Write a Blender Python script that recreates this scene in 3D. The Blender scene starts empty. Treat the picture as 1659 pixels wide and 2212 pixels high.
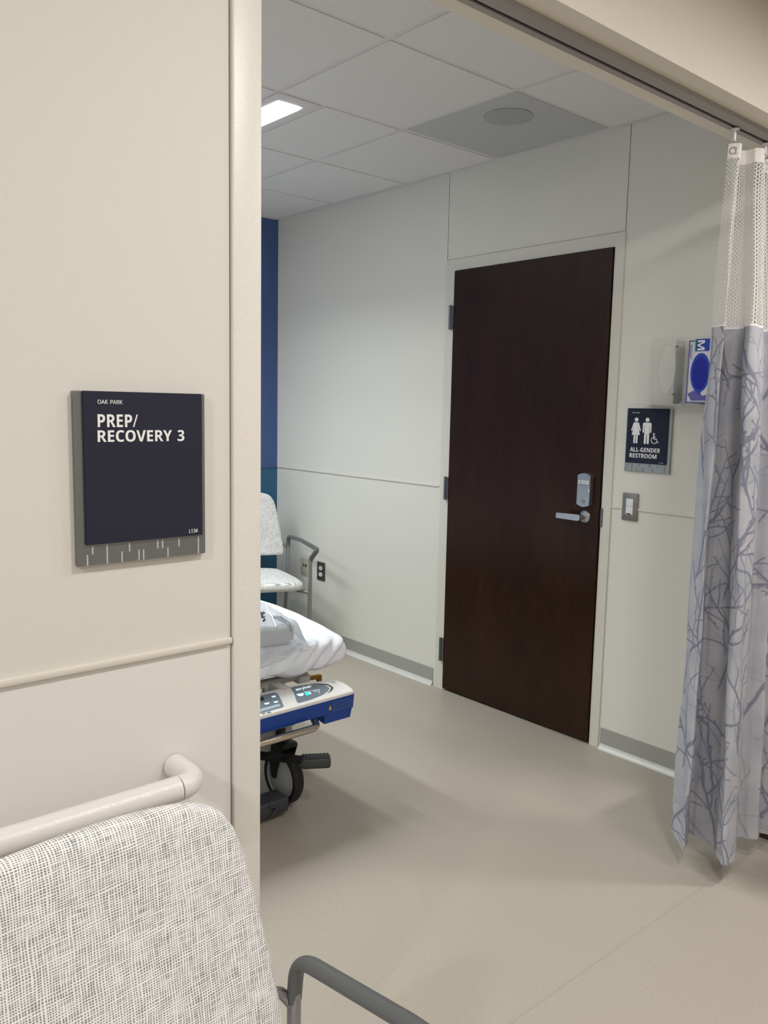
import bpy, bmesh, math, random
import numpy as np
from mathutils import Vector, Matrix
random.seed(7); rng = np.random.default_rng(7)
SC = bpy.context.scene
COL = SC.collection
PI = math.pi

# ------------------------------------------------------------------ camera
cam = bpy.data.cameras.new('camera'); cam.sensor_fit = 'HORIZONTAL'; cam.sensor_width = 36.0
cam.lens = 36.0*1807.39/1659.0; cam.clip_start = 0.02
co = bpy.data.objects.new('camera', cam); COL.objects.link(co)
RX = Vector((0.75511, -0.65528, 0.02041)); UP = Vector((0.06665, 0.1077, 0.99195)); FW = Vector((0.6522, 0.74767, -0.125))
m = Matrix.Identity(4)
for i in range(3):
    m[i][0] = RX[i]; m[i][1] = UP[i]; m[i][2] = -FW[i]
m.translation = (0, 0, 1.447)
co.matrix_world = m
SC.camera = co
# ------------------------------------------------------------------ world, exposure
w = bpy.data.worlds.new('world'); SC.world = w; w.use_nodes = True
w.node_tree.nodes['Background'].inputs[0].default_value = (0.5, 0.5, 0.5, 1)
w.node_tree.nodes['Background'].inputs[1].default_value = 0.05
SC.view_settings.view_transform = 'Standard'; SC.view_settings.look = 'None'
SC.view_settings.gamma = 1.0; SC.view_settings.use_curve_mapping = False
SC.view_settings.exposure = 0.0
# ------------------------------------------------------------------ corridor lamps (in the corridor ceiling fixtures)
P_COR = (32.0, 15.0, 24.0, 9.0, 9.0); P_ROOMS = (11.5, 23.0)
COR_POS = [(-1.40, 0.20), (1.10, 0.12), (3.45, 0.28), (0.20, -0.95), (2.25, 0.25)]  # final pair: unseen lamps added to brighten chair back and header side
ROOM_POS = [(1.905, 3.535), (0.95, 3.535)]
def area(name, loc, sx, sy, power, color, spread=PI):
    l = bpy.data.lights.new(name, 'AREA'); l.shape = 'RECTANGLE'; l.size = sx; l.size_y = sy
    l.energy = power; l.color = color; l.spread = spread
    o = bpy.data.objects.new(name, l); COL.objects.link(o); o.location = loc
    return o
WARM = (1.0, 0.968, 0.935); COOL = (0.93, 1.0, 0.985)
for (x, y), p in zip(COR_POS, P_COR):
    area('corridor_lamp', (x, y, 2.571), 0.30, 0.09, p, WARM, PI)
area('room_fill_lamp', (-0.333, 3.30, 2.568), 0.40, 1.06, 17.0, COOL, PI)  # unseen lamp added as fill to lift the door wall evenly
for (x, y), p in zip(ROOM_POS, P_ROOMS):
    area('room_lamp', (x, y, 2.568), 0.105, 1.53, p, COOL, math.radians(128))

# ------------------------------------------------------------------ materials
def lin(c):
    out = []
    for v in c:
        v = v/255.0
        out.append(v/12.92 if v <= 0.04045 else ((v+0.055)/1.055)**2.4)
    return tuple(out)+(1.0,)
def mat(name, rgb, rough=0.5, metal=0.0, spec=0.5, bump=None, speck=None, emit=None, **kw):
    M = bpy.data.materials.new(name); M.use_nodes = True
    nt = M.node_tree; b = nt.nodes['Principled BSDF']
    c = lin(rgb)
    b.inputs['Base Color'].default_value = c
    b.inputs['Roughness'].default_value = rough
    b.inputs['Metallic'].default_value = metal
    b.inputs['Specular IOR Level'].default_value = spec
    tc = nt.nodes.new('ShaderNodeTexCoord')
    if speck:   # (scale, colour2, low, high)
        n = nt.nodes.new('ShaderNodeTexNoise'); n.inputs['Scale'].default_value = speck[0]; n.inputs['Detail'].default_value = 3
        nt.links.new(tc.outputs['Object'], n.inputs['Vector'])
        r = nt.nodes.new('ShaderNodeMapRange'); r.inputs[1].default_value = speck[2]; r.inputs[2].default_value = speck[3]
        nt.links.new(n.outputs['Fac'], r.inputs[0])
        mx = nt.nodes.new('ShaderNodeMix'); mx.data_type = 'RGBA'
        mx.inputs['A'].default_value = c; mx.inputs['B'].default_value = lin(speck[1])
        nt.links.new(r.outputs[0], mx.inputs['Factor']); nt.links.new(mx.outputs['Result'], b.inputs['Base Color'])
    if bump:    # (scale, strength)
        n = nt.nodes.new('ShaderNodeTexNoise'); n.inputs['Scale'].default_value = bump[0]; n.inputs['Detail'].default_value = 2
        nt.links.new(tc.outputs['Object'], n.inputs['Vector'])
        bp = nt.nodes.new('ShaderNodeBump'); bp.inputs['Strength'].default_value = bump[1]; bp.inputs['Distance'].default_value = 0.001
        nt.links.new(n.outputs['Fac'], bp.inputs['Height']); nt.links.new(bp.outputs[0], b.inputs['Normal'])
    if emit:
        b.inputs['Emission Color'].default_value = lin(emit[0]); b.inputs['Emission Strength'].default_value = emit[1]
    return M
def nn(nt, t, **k):
    n = nt.nodes.new(t)
    for a, v in k.items(): setattr(n, a, v)
    return n
def math_n(nt, op, a, b=None, c=None):
    n = nt.nodes.new('ShaderNodeMath'); n.operation = op
    for i, v in enumerate((a, b, c)):
        if v is None: continue
        if isinstance(v, (int, float)): n.inputs[i].default_value = v
        else: nt.links.new(v, n.inputs[i])
    return n.outputs[0]

M_WALL = mat('wall_paint_beige', (224, 221, 214), 0.62, spec=0.3, bump=(260, 0.35))
M_LOW = mat('wall_panel_light', (232, 230, 225), 0.42, spec=0.4)
M_DOORWALL = mat('wall_panel_grey_white', (228, 226, 217), 0.45, spec=0.35)
M_TRIM = mat('corner_cover_pearl', (230, 226, 220), 0.35, spec=0.5, speck=(420, (240, 235, 228), 0.55, 0.75), bump=(420, 0.25))
M_HEAD = mat('header_paint', (229, 221, 208), 0.6, spec=0.3, bump=(260, 0.25))
M_GAP = mat('seam_shadow_gap', (110, 104, 96), 0.8)
M_RAIL = mat('bead_rail', (222, 217, 206), 0.35)
M_NAVYWALL = mat('wall_paint_navy', (70, 94, 146), 0.55)
M_TEALWALL = mat('wall_panel_blue', (44, 98, 134), 0.45)
M_CEIL = mat('ceiling_tile', (230, 227, 223), 0.9, spec=0.1, speck=(300, (216, 213, 209), 0.55, 0.8))
M_TEE = mat('ceiling_tee', (222, 217, 215), 0.6)
M_CCEIL = mat('corridor_ceiling', (214, 208, 198), 0.8)
M_SPK = mat('grey_metal_panel', (192, 192, 190), 0.5)
M_BASE = mat('vinyl_base_grey', (165, 165, 160), 0.5)
M_TOE_SHEEN = mat('cove_toe', (214, 214, 208), 0.3)
M_FRAME = mat('door_frame_paint', (219, 216, 206), 0.35)
M_STEEL = mat('satin_steel', (190, 192, 194), 0.32, metal=0.9)
M_STEELD = mat('hinge_steel', (120, 124, 128), 0.35, metal=0.9)
M_CHROME = mat('chrome_tube', (205, 196, 180), 0.18, metal=1.0)
M_BLACK = mat('black_plastic', (14, 14, 15), 0.45)
M_RUBBER = mat('rubber_tyre', (34, 32, 32), 0.6)
M_DGREY = mat('dark_grey_plastic', (62, 64, 68), 0.5)
M_LGREY = mat('light_grey_plastic', (186, 186, 186), 0.4)
M_ARM = mat('arm_cap_charcoal', (92, 95, 96), 0.45)
M_TUBE = mat('chair_tube_silver', (150, 150, 152), 0.4, metal=0.55)
M_WHITE = mat('white_plastic', (236, 236, 238), 0.35)
M_CONS = mat('console_offwhite', (238, 236, 232), 0.4)
M_BLUE = mat('console_blue', (2, 62, 150), 0.35, bump=(500, 0.2))
M_PANEL = mat('keypad_grey', (118, 130, 142), 0.45)
M_LCD = mat('lcd_dark', (24, 26, 28), 0.25)
M_ICON = mat('icon_white', (225, 250, 255), 0.4, emit=((225, 250, 255), 0.6))
M_GREEN = mat('icon_green_lit', (30, 210, 180), 0.4, emit=((40, 235, 200), 1.2))
M_INK = mat('ink_black', (25, 25, 30), 0.6)
M_INKB = mat('ink_blue_grey', (92, 122, 178), 0.6)
M_YEL = mat('warning_yellow', (214, 196, 70), 0.6)
M_OLIVE = mat('strap_ochre', (128, 92, 18), 0.6)
M_SHEET = mat('bed_sheet_white', (238, 240, 248), 0.7, spec=0.2, bump=(900, 0.15))
M_GOWN = mat('folded_gown', (206, 206, 212), 0.75, spec=0.2, bump=(60, 0.8))
M_FRAMEW = mat('stretcher_frame_paint', (200, 197, 190), 0.4)
M_SIGN = mat('sign_navy', (40, 41, 58), 0.6, spec=0.25)
M_SIGN2 = mat('sign_blue_black', (34, 40, 58), 0.6, spec=0.25)
M_SILVER = mat('sign_silver', (132, 133, 134), 0.38, metal=0.75)
M_SILVER2 = mat('sign_pale_silver', (165, 170, 172), 0.45, metal=0.5)
M_LETTER = mat('letter_white', (245, 245, 245), 0.5)
M_TICKL = mat('tick_light', (190, 190, 192), 0.5)
M_TICKD = mat('tick_dark', (92, 98, 102), 0.5)
M_HAND = mat('handrail_white_textured', (230, 226, 223), 0.3, bump=(380, 0.5))
M_SWITCH = mat('switch_plate_steel', (140, 136, 132), 0.42, metal=0.6)
M_OUTB = mat('outlet_plate_beige', (190, 182, 160), 0.5)
M_OUTD = mat('outlet_plate_dark', (74, 68, 64), 0.5)
M_TRACK = mat('track_aluminium', (164, 158, 154), 0.5, metal=0.15)
M_SLOT = mat('track_slot_dark', (26, 22, 20), 0.7)
M_WOODCAB = mat('cabinet_dark_wood', (58, 32, 20), 0.4)
M_LENS = mat('lamp_lens', (255, 255, 250), 0.5, emit=((255, 255, 248), 6.0))
M_BOXW = mat('box_card_white', (222, 222, 228), 0.6)
M_PURP = mat('box_purple', (104, 98, 168), 0.6)
M_BOXB = mat('box_blue', (20, 66, 180), 0.5)
M_BOXG = mat('box_green', (92, 178, 84), 0.5)
M_GLOVE_SHADED = mat('glove_blue_shaded', (12, 24, 160), 0.55)  # darkened blue: shade inside the box opening is put into the colour
M_GRILLE = mat('grille_mesh', (118, 118, 116), 0.6)

def acrylic(name, tint, amount, edge=False):
    M = bpy.data.materials.new(name); M.use_nodes = True; nt = M.node_tree; nt.nodes.clear()
    out = nn(nt, 'ShaderNodeOutputMaterial'); tr = nn(nt, 'ShaderNodeBsdfTransparent'); gl = nn(nt, 'ShaderNodeBsdfPrincipled')
    gl.inputs['Base Color'].default_value = lin(tint); gl.inputs['Roughness'].default_value = 0.08
    tr.inputs[0].default_value = (0.995, 0.995, 0.995, 1)
    fr = nn(nt, 'ShaderNodeLayerWeight'); fr.inputs['Blend'].default_value = 0.35
    f = math_n(nt, 'ADD', math_n(nt, 'MULTIPLY', fr.outputs['Facing'], 0.10 if amount < .1 else .35), amount)
    mx = nn(nt, 'ShaderNodeMixShader'); nt.links.new(f, mx.inputs[0])
    nt.links.new(tr.outputs[0], mx.inputs[1]); nt.links.new(gl.outputs[0], mx.inputs[2]); nt.links.new(mx.outputs[0], out.inputs[0])
    return M
M_ACR = acrylic('clear_acrylic', (245, 246, 242), 0.012)
M_ACRE = acrylic('acrylic_edge', (232, 232, 226), 0.4)
M_FILM = acrylic('clear_bag_film', (206, 212, 220), 0.42)

def floor_mat():
    M = mat('vinyl_floor', (176, 168, 154), 0.42, spec=0.35)
    nt = M.node_tree; b = nt.nodes['Principled BSDF']; tc = nn(nt, 'ShaderNodeTexCoord')
    n1 = nn(nt, 'ShaderNodeTexNoise'); n1.inputs['Scale'].default_value = 170; n1.inputs['Detail'].default_value = 2
    n2 = nn(nt, 'ShaderNodeTexNoise'); n2.inputs['Scale'].default_value = 75; n2.inputs['Detail'].default_value = 4
    mp = nn(nt, 'ShaderNodeMapping'); mp.inputs['Scale'].default_value = (1, 1.8, 1)
    nt.links.new(tc.outputs['Object'], mp.inputs[0])
    for n in (n1, n2): nt.links.new(mp.outputs[0], n.inputs['Vector'])
    r1 = nn(nt, 'ShaderNodeMapRange'); r1.inputs[1].default_value = 0.69; r1.inputs[2].default_value = 0.76
    nt.links.new(n1.outputs['Fac'], r1.inputs[0])
    r2 = nn(nt, 'ShaderNodeMapRange'); r2.inputs[1].default_value = 0.3; r2.inputs[2].default_value = 0.75
    nt.links.new(n2.outputs['Fac'], r2.inputs[0])
    m1 = nn(nt, 'ShaderNodeMix', data_type='RGBA'); m1.inputs['A'].default_value = lin((174, 165, 153)); m1.inputs['B'].default_value = lin((181, 172, 160))
    nt.links.new(r2.outputs[0], m1.inputs['Factor'])
    m2 = nn(nt, 'ShaderNodeMix', data_type='RGBA'); m2.inputs['B'].default_value = lin((142, 134, 124))
    nt.links.new(m1.outputs['Result'], m2.inputs['A']); nt.links.new(r1.outputs[0], m2.inputs['Factor'])
    sx = nn(nt, 'ShaderNodeSeparateXYZ'); nt.links.new(tc.outputs['Object'], sx.inputs[0])
    seam = math_n(nt, 'LESS_THAN', math_n(nt, 'ABSOLUTE', math_n(nt, 'SUBTRACT', sx.outputs[1], 1.158)), .003)   # welded seam across the threshold
    m3 = nn(nt, 'ShaderNodeMix', data_type='RGBA'); m3.inputs['B'].default_value = lin((160, 147, 136)); nt.links.new(math_n(nt, 'MULTIPLY', seam, .4), m3.inputs['Factor'])
    nt.links.new(m2.outputs['Result'], m3.inputs['A'])
    nt.links.new(m3.outputs['Result'], b.inputs['Base Color'])
    return M
M_FLOOR = floor_mat()

def wood_mat():
    M = mat('door_veneer_dark_walnut', (46, 28, 20), 0.36, spec=0.22)
    nt = M.node_tree; b = nt.nodes['Principled BSDF']; tc = nn(nt, 'ShaderNodeTexCoord')
    mp = nn(nt, 'ShaderNodeMapping'); mp.inputs['Scale'].default_value = (1, 42, 2.4)
    nt.links.new(tc.outputs['Object'], mp.inputs[0])
    n = nn(nt, 'ShaderNodeTexNoise'); n.inputs['Scale'].default_value = 3.2; n.inputs['Detail'].default_value = 6; n.inputs['Distortion'].default_value = 0.6
    nt.links.new(mp.outputs[0], n.inputs['Vector'])
    mp2 = nn(nt, 'ShaderNodeMapping'); mp2.inputs['Scale'].default_value = (1, 5, 1.1)
    nt.links.new(tc.outputs['Object'], mp2.inputs[0])
    n2 = nn(nt, 'ShaderNodeTexNoise'); n2.inputs['Scale'].default_value = 1.6; n2.inputs['Detail'].default_value = 3
    nt.links.new(mp2.outputs[0], n2.inputs['Vector'])
    s = math_n(nt, 'ADD', math_n(nt, 'MULTIPLY', n.outputs['Fac'], 0.6), math_n(nt, 'MULTIPLY', n2.outputs['Fac'], 0.4))
    r = nn(nt, 'ShaderNodeMapRange'); r.inputs[1].default_value = 0.32; r.inputs[2].default_value = 0.68; nt.links.new(s, r.inputs[0])
    m1 = nn(nt, 'ShaderNodeMix', data_type='RGBA'); m1.inputs['A'].default_value = lin((34, 18, 12)); m1.inputs['B'].default_value = lin((56, 34, 23))
    nt.links.new(r.outputs[0], m1.inputs['Factor']); nt.links.new(m1.outputs['Result'], b.inputs['Base Color'])
    return M
M_WOOD = wood_mat()

def fabric_mat(name, base, line, n_lines, warp=0.35):
    """woven cross-hatch: pale threads of uneven width running both ways over grey, in UV metres"""
    M = mat(name, base, 0.8, spec=0.2); nt = M.node_tree; b = nt.nodes['Principled BSDF']
    tc = nn(nt, 'ShaderNodeTexCoord')
    sep = nn(nt, 'ShaderNodeSeparateXYZ'); nt.links.new(tc.outputs['UV'], sep.inputs[0])
    big = nn(nt, 'ShaderNodeTexNoise'); big.inputs['Scale'].default_value = 16; big.inputs['Detail'].default_value = 2
    nt.links.new(tc.outputs['UV'], big.inputs['Vector'])
    res = []
    for (a, c, seed) in ((sep.outputs[0], sep.outputs[1], 0.0), (sep.outputs[1], sep.outputs[0], 31.7)):
        wob = nn(nt, 'ShaderNodeTexNoise', noise_dimensions='2D'); wob.inputs['Scale'].default_value = 1.0
        cb = nn(nt, 'ShaderNodeCombineXYZ')
        nt.links.new(math_n(nt, 'MULTIPLY', a, 40), cb.inputs[0]); nt.links.new(math_n(nt, 'MULTIPLY_ADD', c, 11, seed), cb.inputs[1])
        nt.links.new(cb.outputs[0], wob.inputs['Vector'])
        t = math_n(nt, 'ADD', math_n(nt, 'MULTIPLY', a, n_lines), math_n(nt, 'MULTIPLY', wob.outputs['Fac'], warp*6))
        fl = math_n(nt, 'FLOOR', t); fr = math_n(nt, 'FRACT', t)
        wn = nn(nt, 'ShaderNodeTexNoise', noise_dimensions='2D'); wn.inputs['Scale'].default_value = 1.0
        cb2 = nn(nt, 'ShaderNodeCombineXYZ')
        nt.links.new(math_n(nt, 'MULTIPLY_ADD', fl, 7.31, seed), cb2.inputs[0]); nt.links.new(math_n(nt, 'MULTIPLY', c, 30), cb2.inputs[1])
        nt.links.new(cb2.outputs[0], wn.inputs['Vector'])
        wth = math_n(nt, 'MULTIPLY_ADD', wn.outputs['Fac'], 0.95, -0.12)
        d = math_n(nt, 'ABSOLUTE', math_n(nt, 'SUBTRACT', fr, 0.5))
        e = math_n(nt, 'SUBTRACT', math_n(nt, 'MULTIPLY', wth, 0.62), d)
        rr = nn(nt, 'ShaderNodeMapRange'); rr.inputs[1].default_value = -0.07; rr.inputs[2].default_value = 0.07
        nt.links.new(e, rr.inputs[0]); res.append(rr.outputs[0])
    mxv = math_n(nt, 'MAXIMUM', res[0], res[1])
    hue = nn(nt, 'ShaderNodeMix', data_type='RGBA'); hue.inputs['A'].default_value = lin(base[0]); hue.inputs['B'].default_value = lin(base[1])
    r2 = nn(nt, 'ShaderNodeMapRange'); r2.inputs[1].default_value = 0.38; r2.inputs[2].default_value = 0.62; nt.links.new(big.outputs['Fac'], r2.inputs[0])
    nt.links.new(r2.outputs[0], hue.inputs['Factor'])
    mx = nn(nt, 'ShaderNodeMix', data_type='RGBA'); mx.inputs['B'].default_value = lin(line)
    nt.links.new(hue.outputs['Result'], mx.inputs['A']); nt.links.new(mxv, mx.inputs['Factor'])
    nt.links.new(mx.outputs['Result'], b.inputs['Base Color'])
    return M
_mat0 = mat
def mat(name, rgb, *a, **k):
    return _mat0(name, rgb if not isinstance(rgb[0], tuple) else rgb[0], *a, **k)
M_FAB = fabric_mat('chair_weave', ((134, 133, 138), (144, 149, 153)), (248, 246, 245), 270, .3)

def curtain_mats():
    M = mat('curtain_print', (170, 170, 178), 0.85, spec=0.15); nt = M.node_tree; b = nt.nodes['Principled BSDF']
    at = nn(nt, 'ShaderNodeAttribute', attribute_name='print'); sp = nn(nt, 'ShaderNodeSeparateColor'); nt.links.new(at.outputs['Color'], sp.inputs[0])
    tc = nn(nt, 'ShaderNodeTexCoord'); n = nn(nt, 'ShaderNodeTexNoise'); n.inputs['Scale'].default_value = 9; n.inputs['Detail'].default_value = 5
    nt.links.new(tc.outputs['UV'], n.inputs['Vector'])
    r = nn(nt, 'ShaderNodeMapRange'); r.inputs[1].default_value = 0.35; r.inputs[2].default_value = 0.65; nt.links.new(n.outputs['Fac'], r.inputs[0])
    m0 = nn(nt, 'ShaderNodeMix', data_type='RGBA'); m0.inputs['A'].default_value = lin((174, 177, 188)); m0.inputs['B'].default_value = lin((194, 193, 199))
    nt.links.new(r.outputs[0], m0.inputs['Factor'])
    m1 = nn(nt, 'ShaderNodeMix', data_type='RGBA'); m1.inputs['B'].default_value = lin((158, 161, 172))
    nt.links.new(m0.outputs['Result'], m1.inputs['A']); nt.links.new(sp.outputs[1], m1.inputs['Factor'])
    m2 = nn(nt, 'ShaderNodeMix', data_type='RGBA'); m2.inputs['B'].default_value = lin((134, 137, 154))
    nt.links.new(m1.outputs['Result'], m2.inputs['A']); nt.links.new(sp.outputs[0], m2.inputs['Factor'])
    nt.links.new(m2.outputs['Result'], b.inputs['Base Color'])
    N = bpy.data.materials.new('curtain_netting'); N.use_nodes = True; nt = N.node_tree; b = nt.nodes['Principled BSDF']
    b.inputs['Base Color'].default_value = lin((242, 238, 235)); b.inputs['Roughness'].default_value = 0.8
    out = nt.nodes['Material Output']; tr = nn(nt, 'ShaderNodeBsdfTransparent'); mx = nn(nt, 'ShaderNodeMixShader')
    tc = nn(nt, 'ShaderNodeTexCoord'); sep = nn(nt, 'ShaderNodeSeparateXYZ'); nt.links.new(tc.outputs['UV'], sep.inputs[0])
    u = math_n(nt, 'MULTIPLY', sep.outputs[0], 1/0.0118); v = math_n(nt, 'MULTIPLY', sep.outputs[1], 1/0.0118)
    sh = math_n(nt, 'MULTIPLY', math_n(nt, 'MODULO', math_n(nt, 'FLOOR', u), 2), 0.5)
    fu = math_n(nt, 'SUBTRACT', math_n(nt, 'FRACT', u), 0.5); fv = math_n(nt, 'SUBTRACT', math_n(nt, 'FRACT', math_n(nt, 'ADD', v, sh)), 0.5)
    d = math_n(nt, 'ADD', math_n(nt, 'POWER', math_n(nt, 'ABSOLUTE', fu), 3.5), math_n(nt, 'POWER', math_n(nt, 'ABSOLUTE', fv), 3.5))
    hole = math_n(nt, 'LESS_THAN', d, 0.405**3.5)
    hem = math_n(nt, 'LESS_THAN', sep.outputs[1], 2.198)   # plain band along the top hem
    hem2 = math_n(nt, 'GREATER_THAN', sep.outputs[1], 1.712)
    f = math_n(nt, 'MULTIPLY', math_n(nt, 'MULTIPLY', hole, hem), hem2)
    nt.links.new(f, mx.inputs[0]); nt.links.new(b.outputs[0], mx.inputs[1]); nt.links.new(tr.outputs[0], mx.inputs[2]); nt.links.new(mx.outputs[0], out.inputs[0])
    return M, N
M_PRINT, M_NET = curtain_mats()

# ------------------------------------------------------------------ mesh helpers
def link(name, me, material=None, parent=None):
    o = bpy.data.objects.new(name, me); COL.objects.link(o)
    if material:
        for mm in (material if isinstance(material, (list, tuple)) else [material]): me.materials.append(mm)
    if parent: o.parent = parent
    return o
def done(name, bm, material=None, parent=None, smooth=True, ang=35):
    bmesh.ops.recalc_face_normals(bm, faces=bm.faces)
    me = bpy.data.meshes.new(name); bm.to_mesh(me); bm.free()
    if smooth and len(me.polygons):
        me.polygons.foreach_set('use_smooth', [True]*len(me.polygons)); me.set_sharp_from_angle(angle=math.radians(ang))
    return link(name, me, material, parent)
def B(): return bmesh.new()
def box(bm, x0, x1, y0, y1, z0, z1, r=0.0, seg=2, mi=0, mtx=None):
    t = bmesh.new()
    bmesh.ops.create_cube(t, size=1.0)
    for v in t.verts:
        v.co = Vector((x0+(v.co.x+.5)*(x1-x0), y0+(v.co.y+.5)*(y1-y0), z0+(v.co.z+.5)*(z1-z0)))
    if r > 0: bmesh.ops.bevel(t, geom=list(t.edges), offset=r, segments=seg, profile=0.5, affect='EDGES')
    merge(bm, t, mtx, mi)
def merge(bm, t, mtx=None, mi=0):
    mp = {}
    for v in t.verts: mp[v] = bm.verts.new(mtx @ v.co if mtx else v.co)
    for f in t.faces:
        try:
            nf = bm.faces.new([mp[v] for v in f.verts]); nf.material_index = mi
        except ValueError: pass
    t.free()
def prism(bm, pts, w0, w1, mi=0, mtx=None, r=0.0):
    """polygon in local xy extruded in z from w0 to w1"""
    t = bmesh.new()
    a = [t.verts.new((p[0], p[1], w0)) for p in pts]; c = [t.verts.new((p[0], p[1], w1)) for p in pts]
    t.faces.new(a[::-1]); t.faces.new(c); n = len(pts)
    for i in range(n): t.faces.new((a[i], a[(i+1) % n], c[(i+1) % n], c[i]))
    if r > 0:
        t.normal_update()
        bmesh.ops.bevel(t, geom=[e for e in t.edges if e.verts[0].co.z == w1 and e.verts[1].co.z == w1], offset=r, segments=3, profile=0.5, affect='EDGES')
    merge(bm, t, mtx, mi)
def circ(cx, cy, rx, ry=None, n=24, a0=0, a1=2*PI):
    ry = ry or rx; full = abs(a1-a0-2*PI) < 1e-6
    k = n if full else n+1
    return [(cx+rx*math.cos(a0+(a1-a0)*i/n), cy+ry*math.sin(a0+(a1-a0)*i/n)) for i in range(k)]
def tube(bm, pts, r, n=16, caps=True, mi=0, sx=1.0):
    """round tube along a polyline (parallel transport); r may be a list"""
    P = [Vector(p) for p in pts]; N = len(P)
    T = []
    for i in range(N):
        a = P[min(i+1, N-1)]-P[max(i-1, 0)]; T.append(a.normalized())
    up = Vector((0, 0, 1)) if abs(T[0].z) < 0.9 else Vector((1, 0, 0))
    U = (up-T[0]*up.dot(T[0])).normalized(); rings = []
    for i in range(N):
        U = (U-T[i]*U.dot(T[i])).normalized(); V = T[i].cross(U)
        rr = r[i] if isinstance(r, (list, tuple)) else r
        rings.append([bm.verts.new(P[i]+U*(rr*math.cos(2*PI*k/n))+V*(rr*sx*math.sin(2*PI*k/n))) for k in range(n)])
    for i in range(N-1):
        for k in range(n):
            f = bm.faces.new((rings[i][k], rings[i][(k+1) % n], rings[i+1][(k+1) % n], rings[i+1][k])); f.material_index = mi
    if caps:
        bm.faces.new(rings[0][::-1]).material_index = mi; bm.faces.new(rings[-1]).material_index = mi
def fillet(pts, rad, n=8):
    """round the corners of a polyline"""
    P = [Vector(p) for p in pts]; out = [P[0]]
    for i in range(1, len(P)-1):
        a, b, c = P[i-1], P[i], P[i+1]; r = rad[i-1] if isinstance(rad, (list, tuple)) else rad
        d1 = (a-b).normalized(); d2 = (c-b).normalized(); ang = d1.angle(d2)
        t = min(r/math.tan(ang/2), (a-b).length*.49, (c-b).length*.49)
        p1 = b+d1*t; p2 = b+d2*t
        for k in range(n+1):
            s = k/n; out.append(p1*(1-s)**2+b*2*s*(1-s)+p2*s**2)
    out.append(P[-1]); return out
def lathe(bm, prof, n=32, mtx=None, mi=0):
    """profile of (radius, height) about local z"""
    t = bmesh.new(); rings = []
    for (r, h) in prof:
        rings.append([t.verts.new((r*math.cos(2*PI*k/n), r*math.sin(2*PI*k/n), h)) for k in range(n)])
    for i in range(len(prof)-1):
        for k in range(n): t.faces.new((rings[i][k], rings[i][(k+1) % n], rings[i+1][(k+1) % n], rings[i+1][k]))
    bmesh.ops.remove_doubles(t, verts=t.verts, dist=1e-6)
    merge(bm, t, mtx, mi)
def thing(name, label, cat, loc=(0, 0, 0), mtx=None, group=None):
    o = bpy.data.objects.new(name, None); COL.objects.link(o); o.empty_display_size = 0.1
    if mtx is not None: o.matrix_world = mtx
    else: o.location = loc
    o['label'] = label; o['category'] = cat
    if group: o['group'] = group
    return o
def tag(o, label, cat, group=None):
    o['label'] = label; o['category'] = cat
    if group: o['group'] = group
    return o
def struct(o): o['kind'] = 'structure'; return o
def frame_front(x, y, z):      # local x right, y up, z out of the wall that faces the camera (-Y)
    return Matrix(((1, 0, 0, x), (0, 0, -1, y), (0, 1, 0, z), (0, 0, 0, 1)))
def frame_right(x, y, z):      # for the wall facing -X: local x -> -Y, y -> Z, z -> -X
    return Matrix(((0, 0, -1, x), (-1, 0, 0, y), (0, 1, 0, z), (0, 0, 0, 1)))
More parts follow.
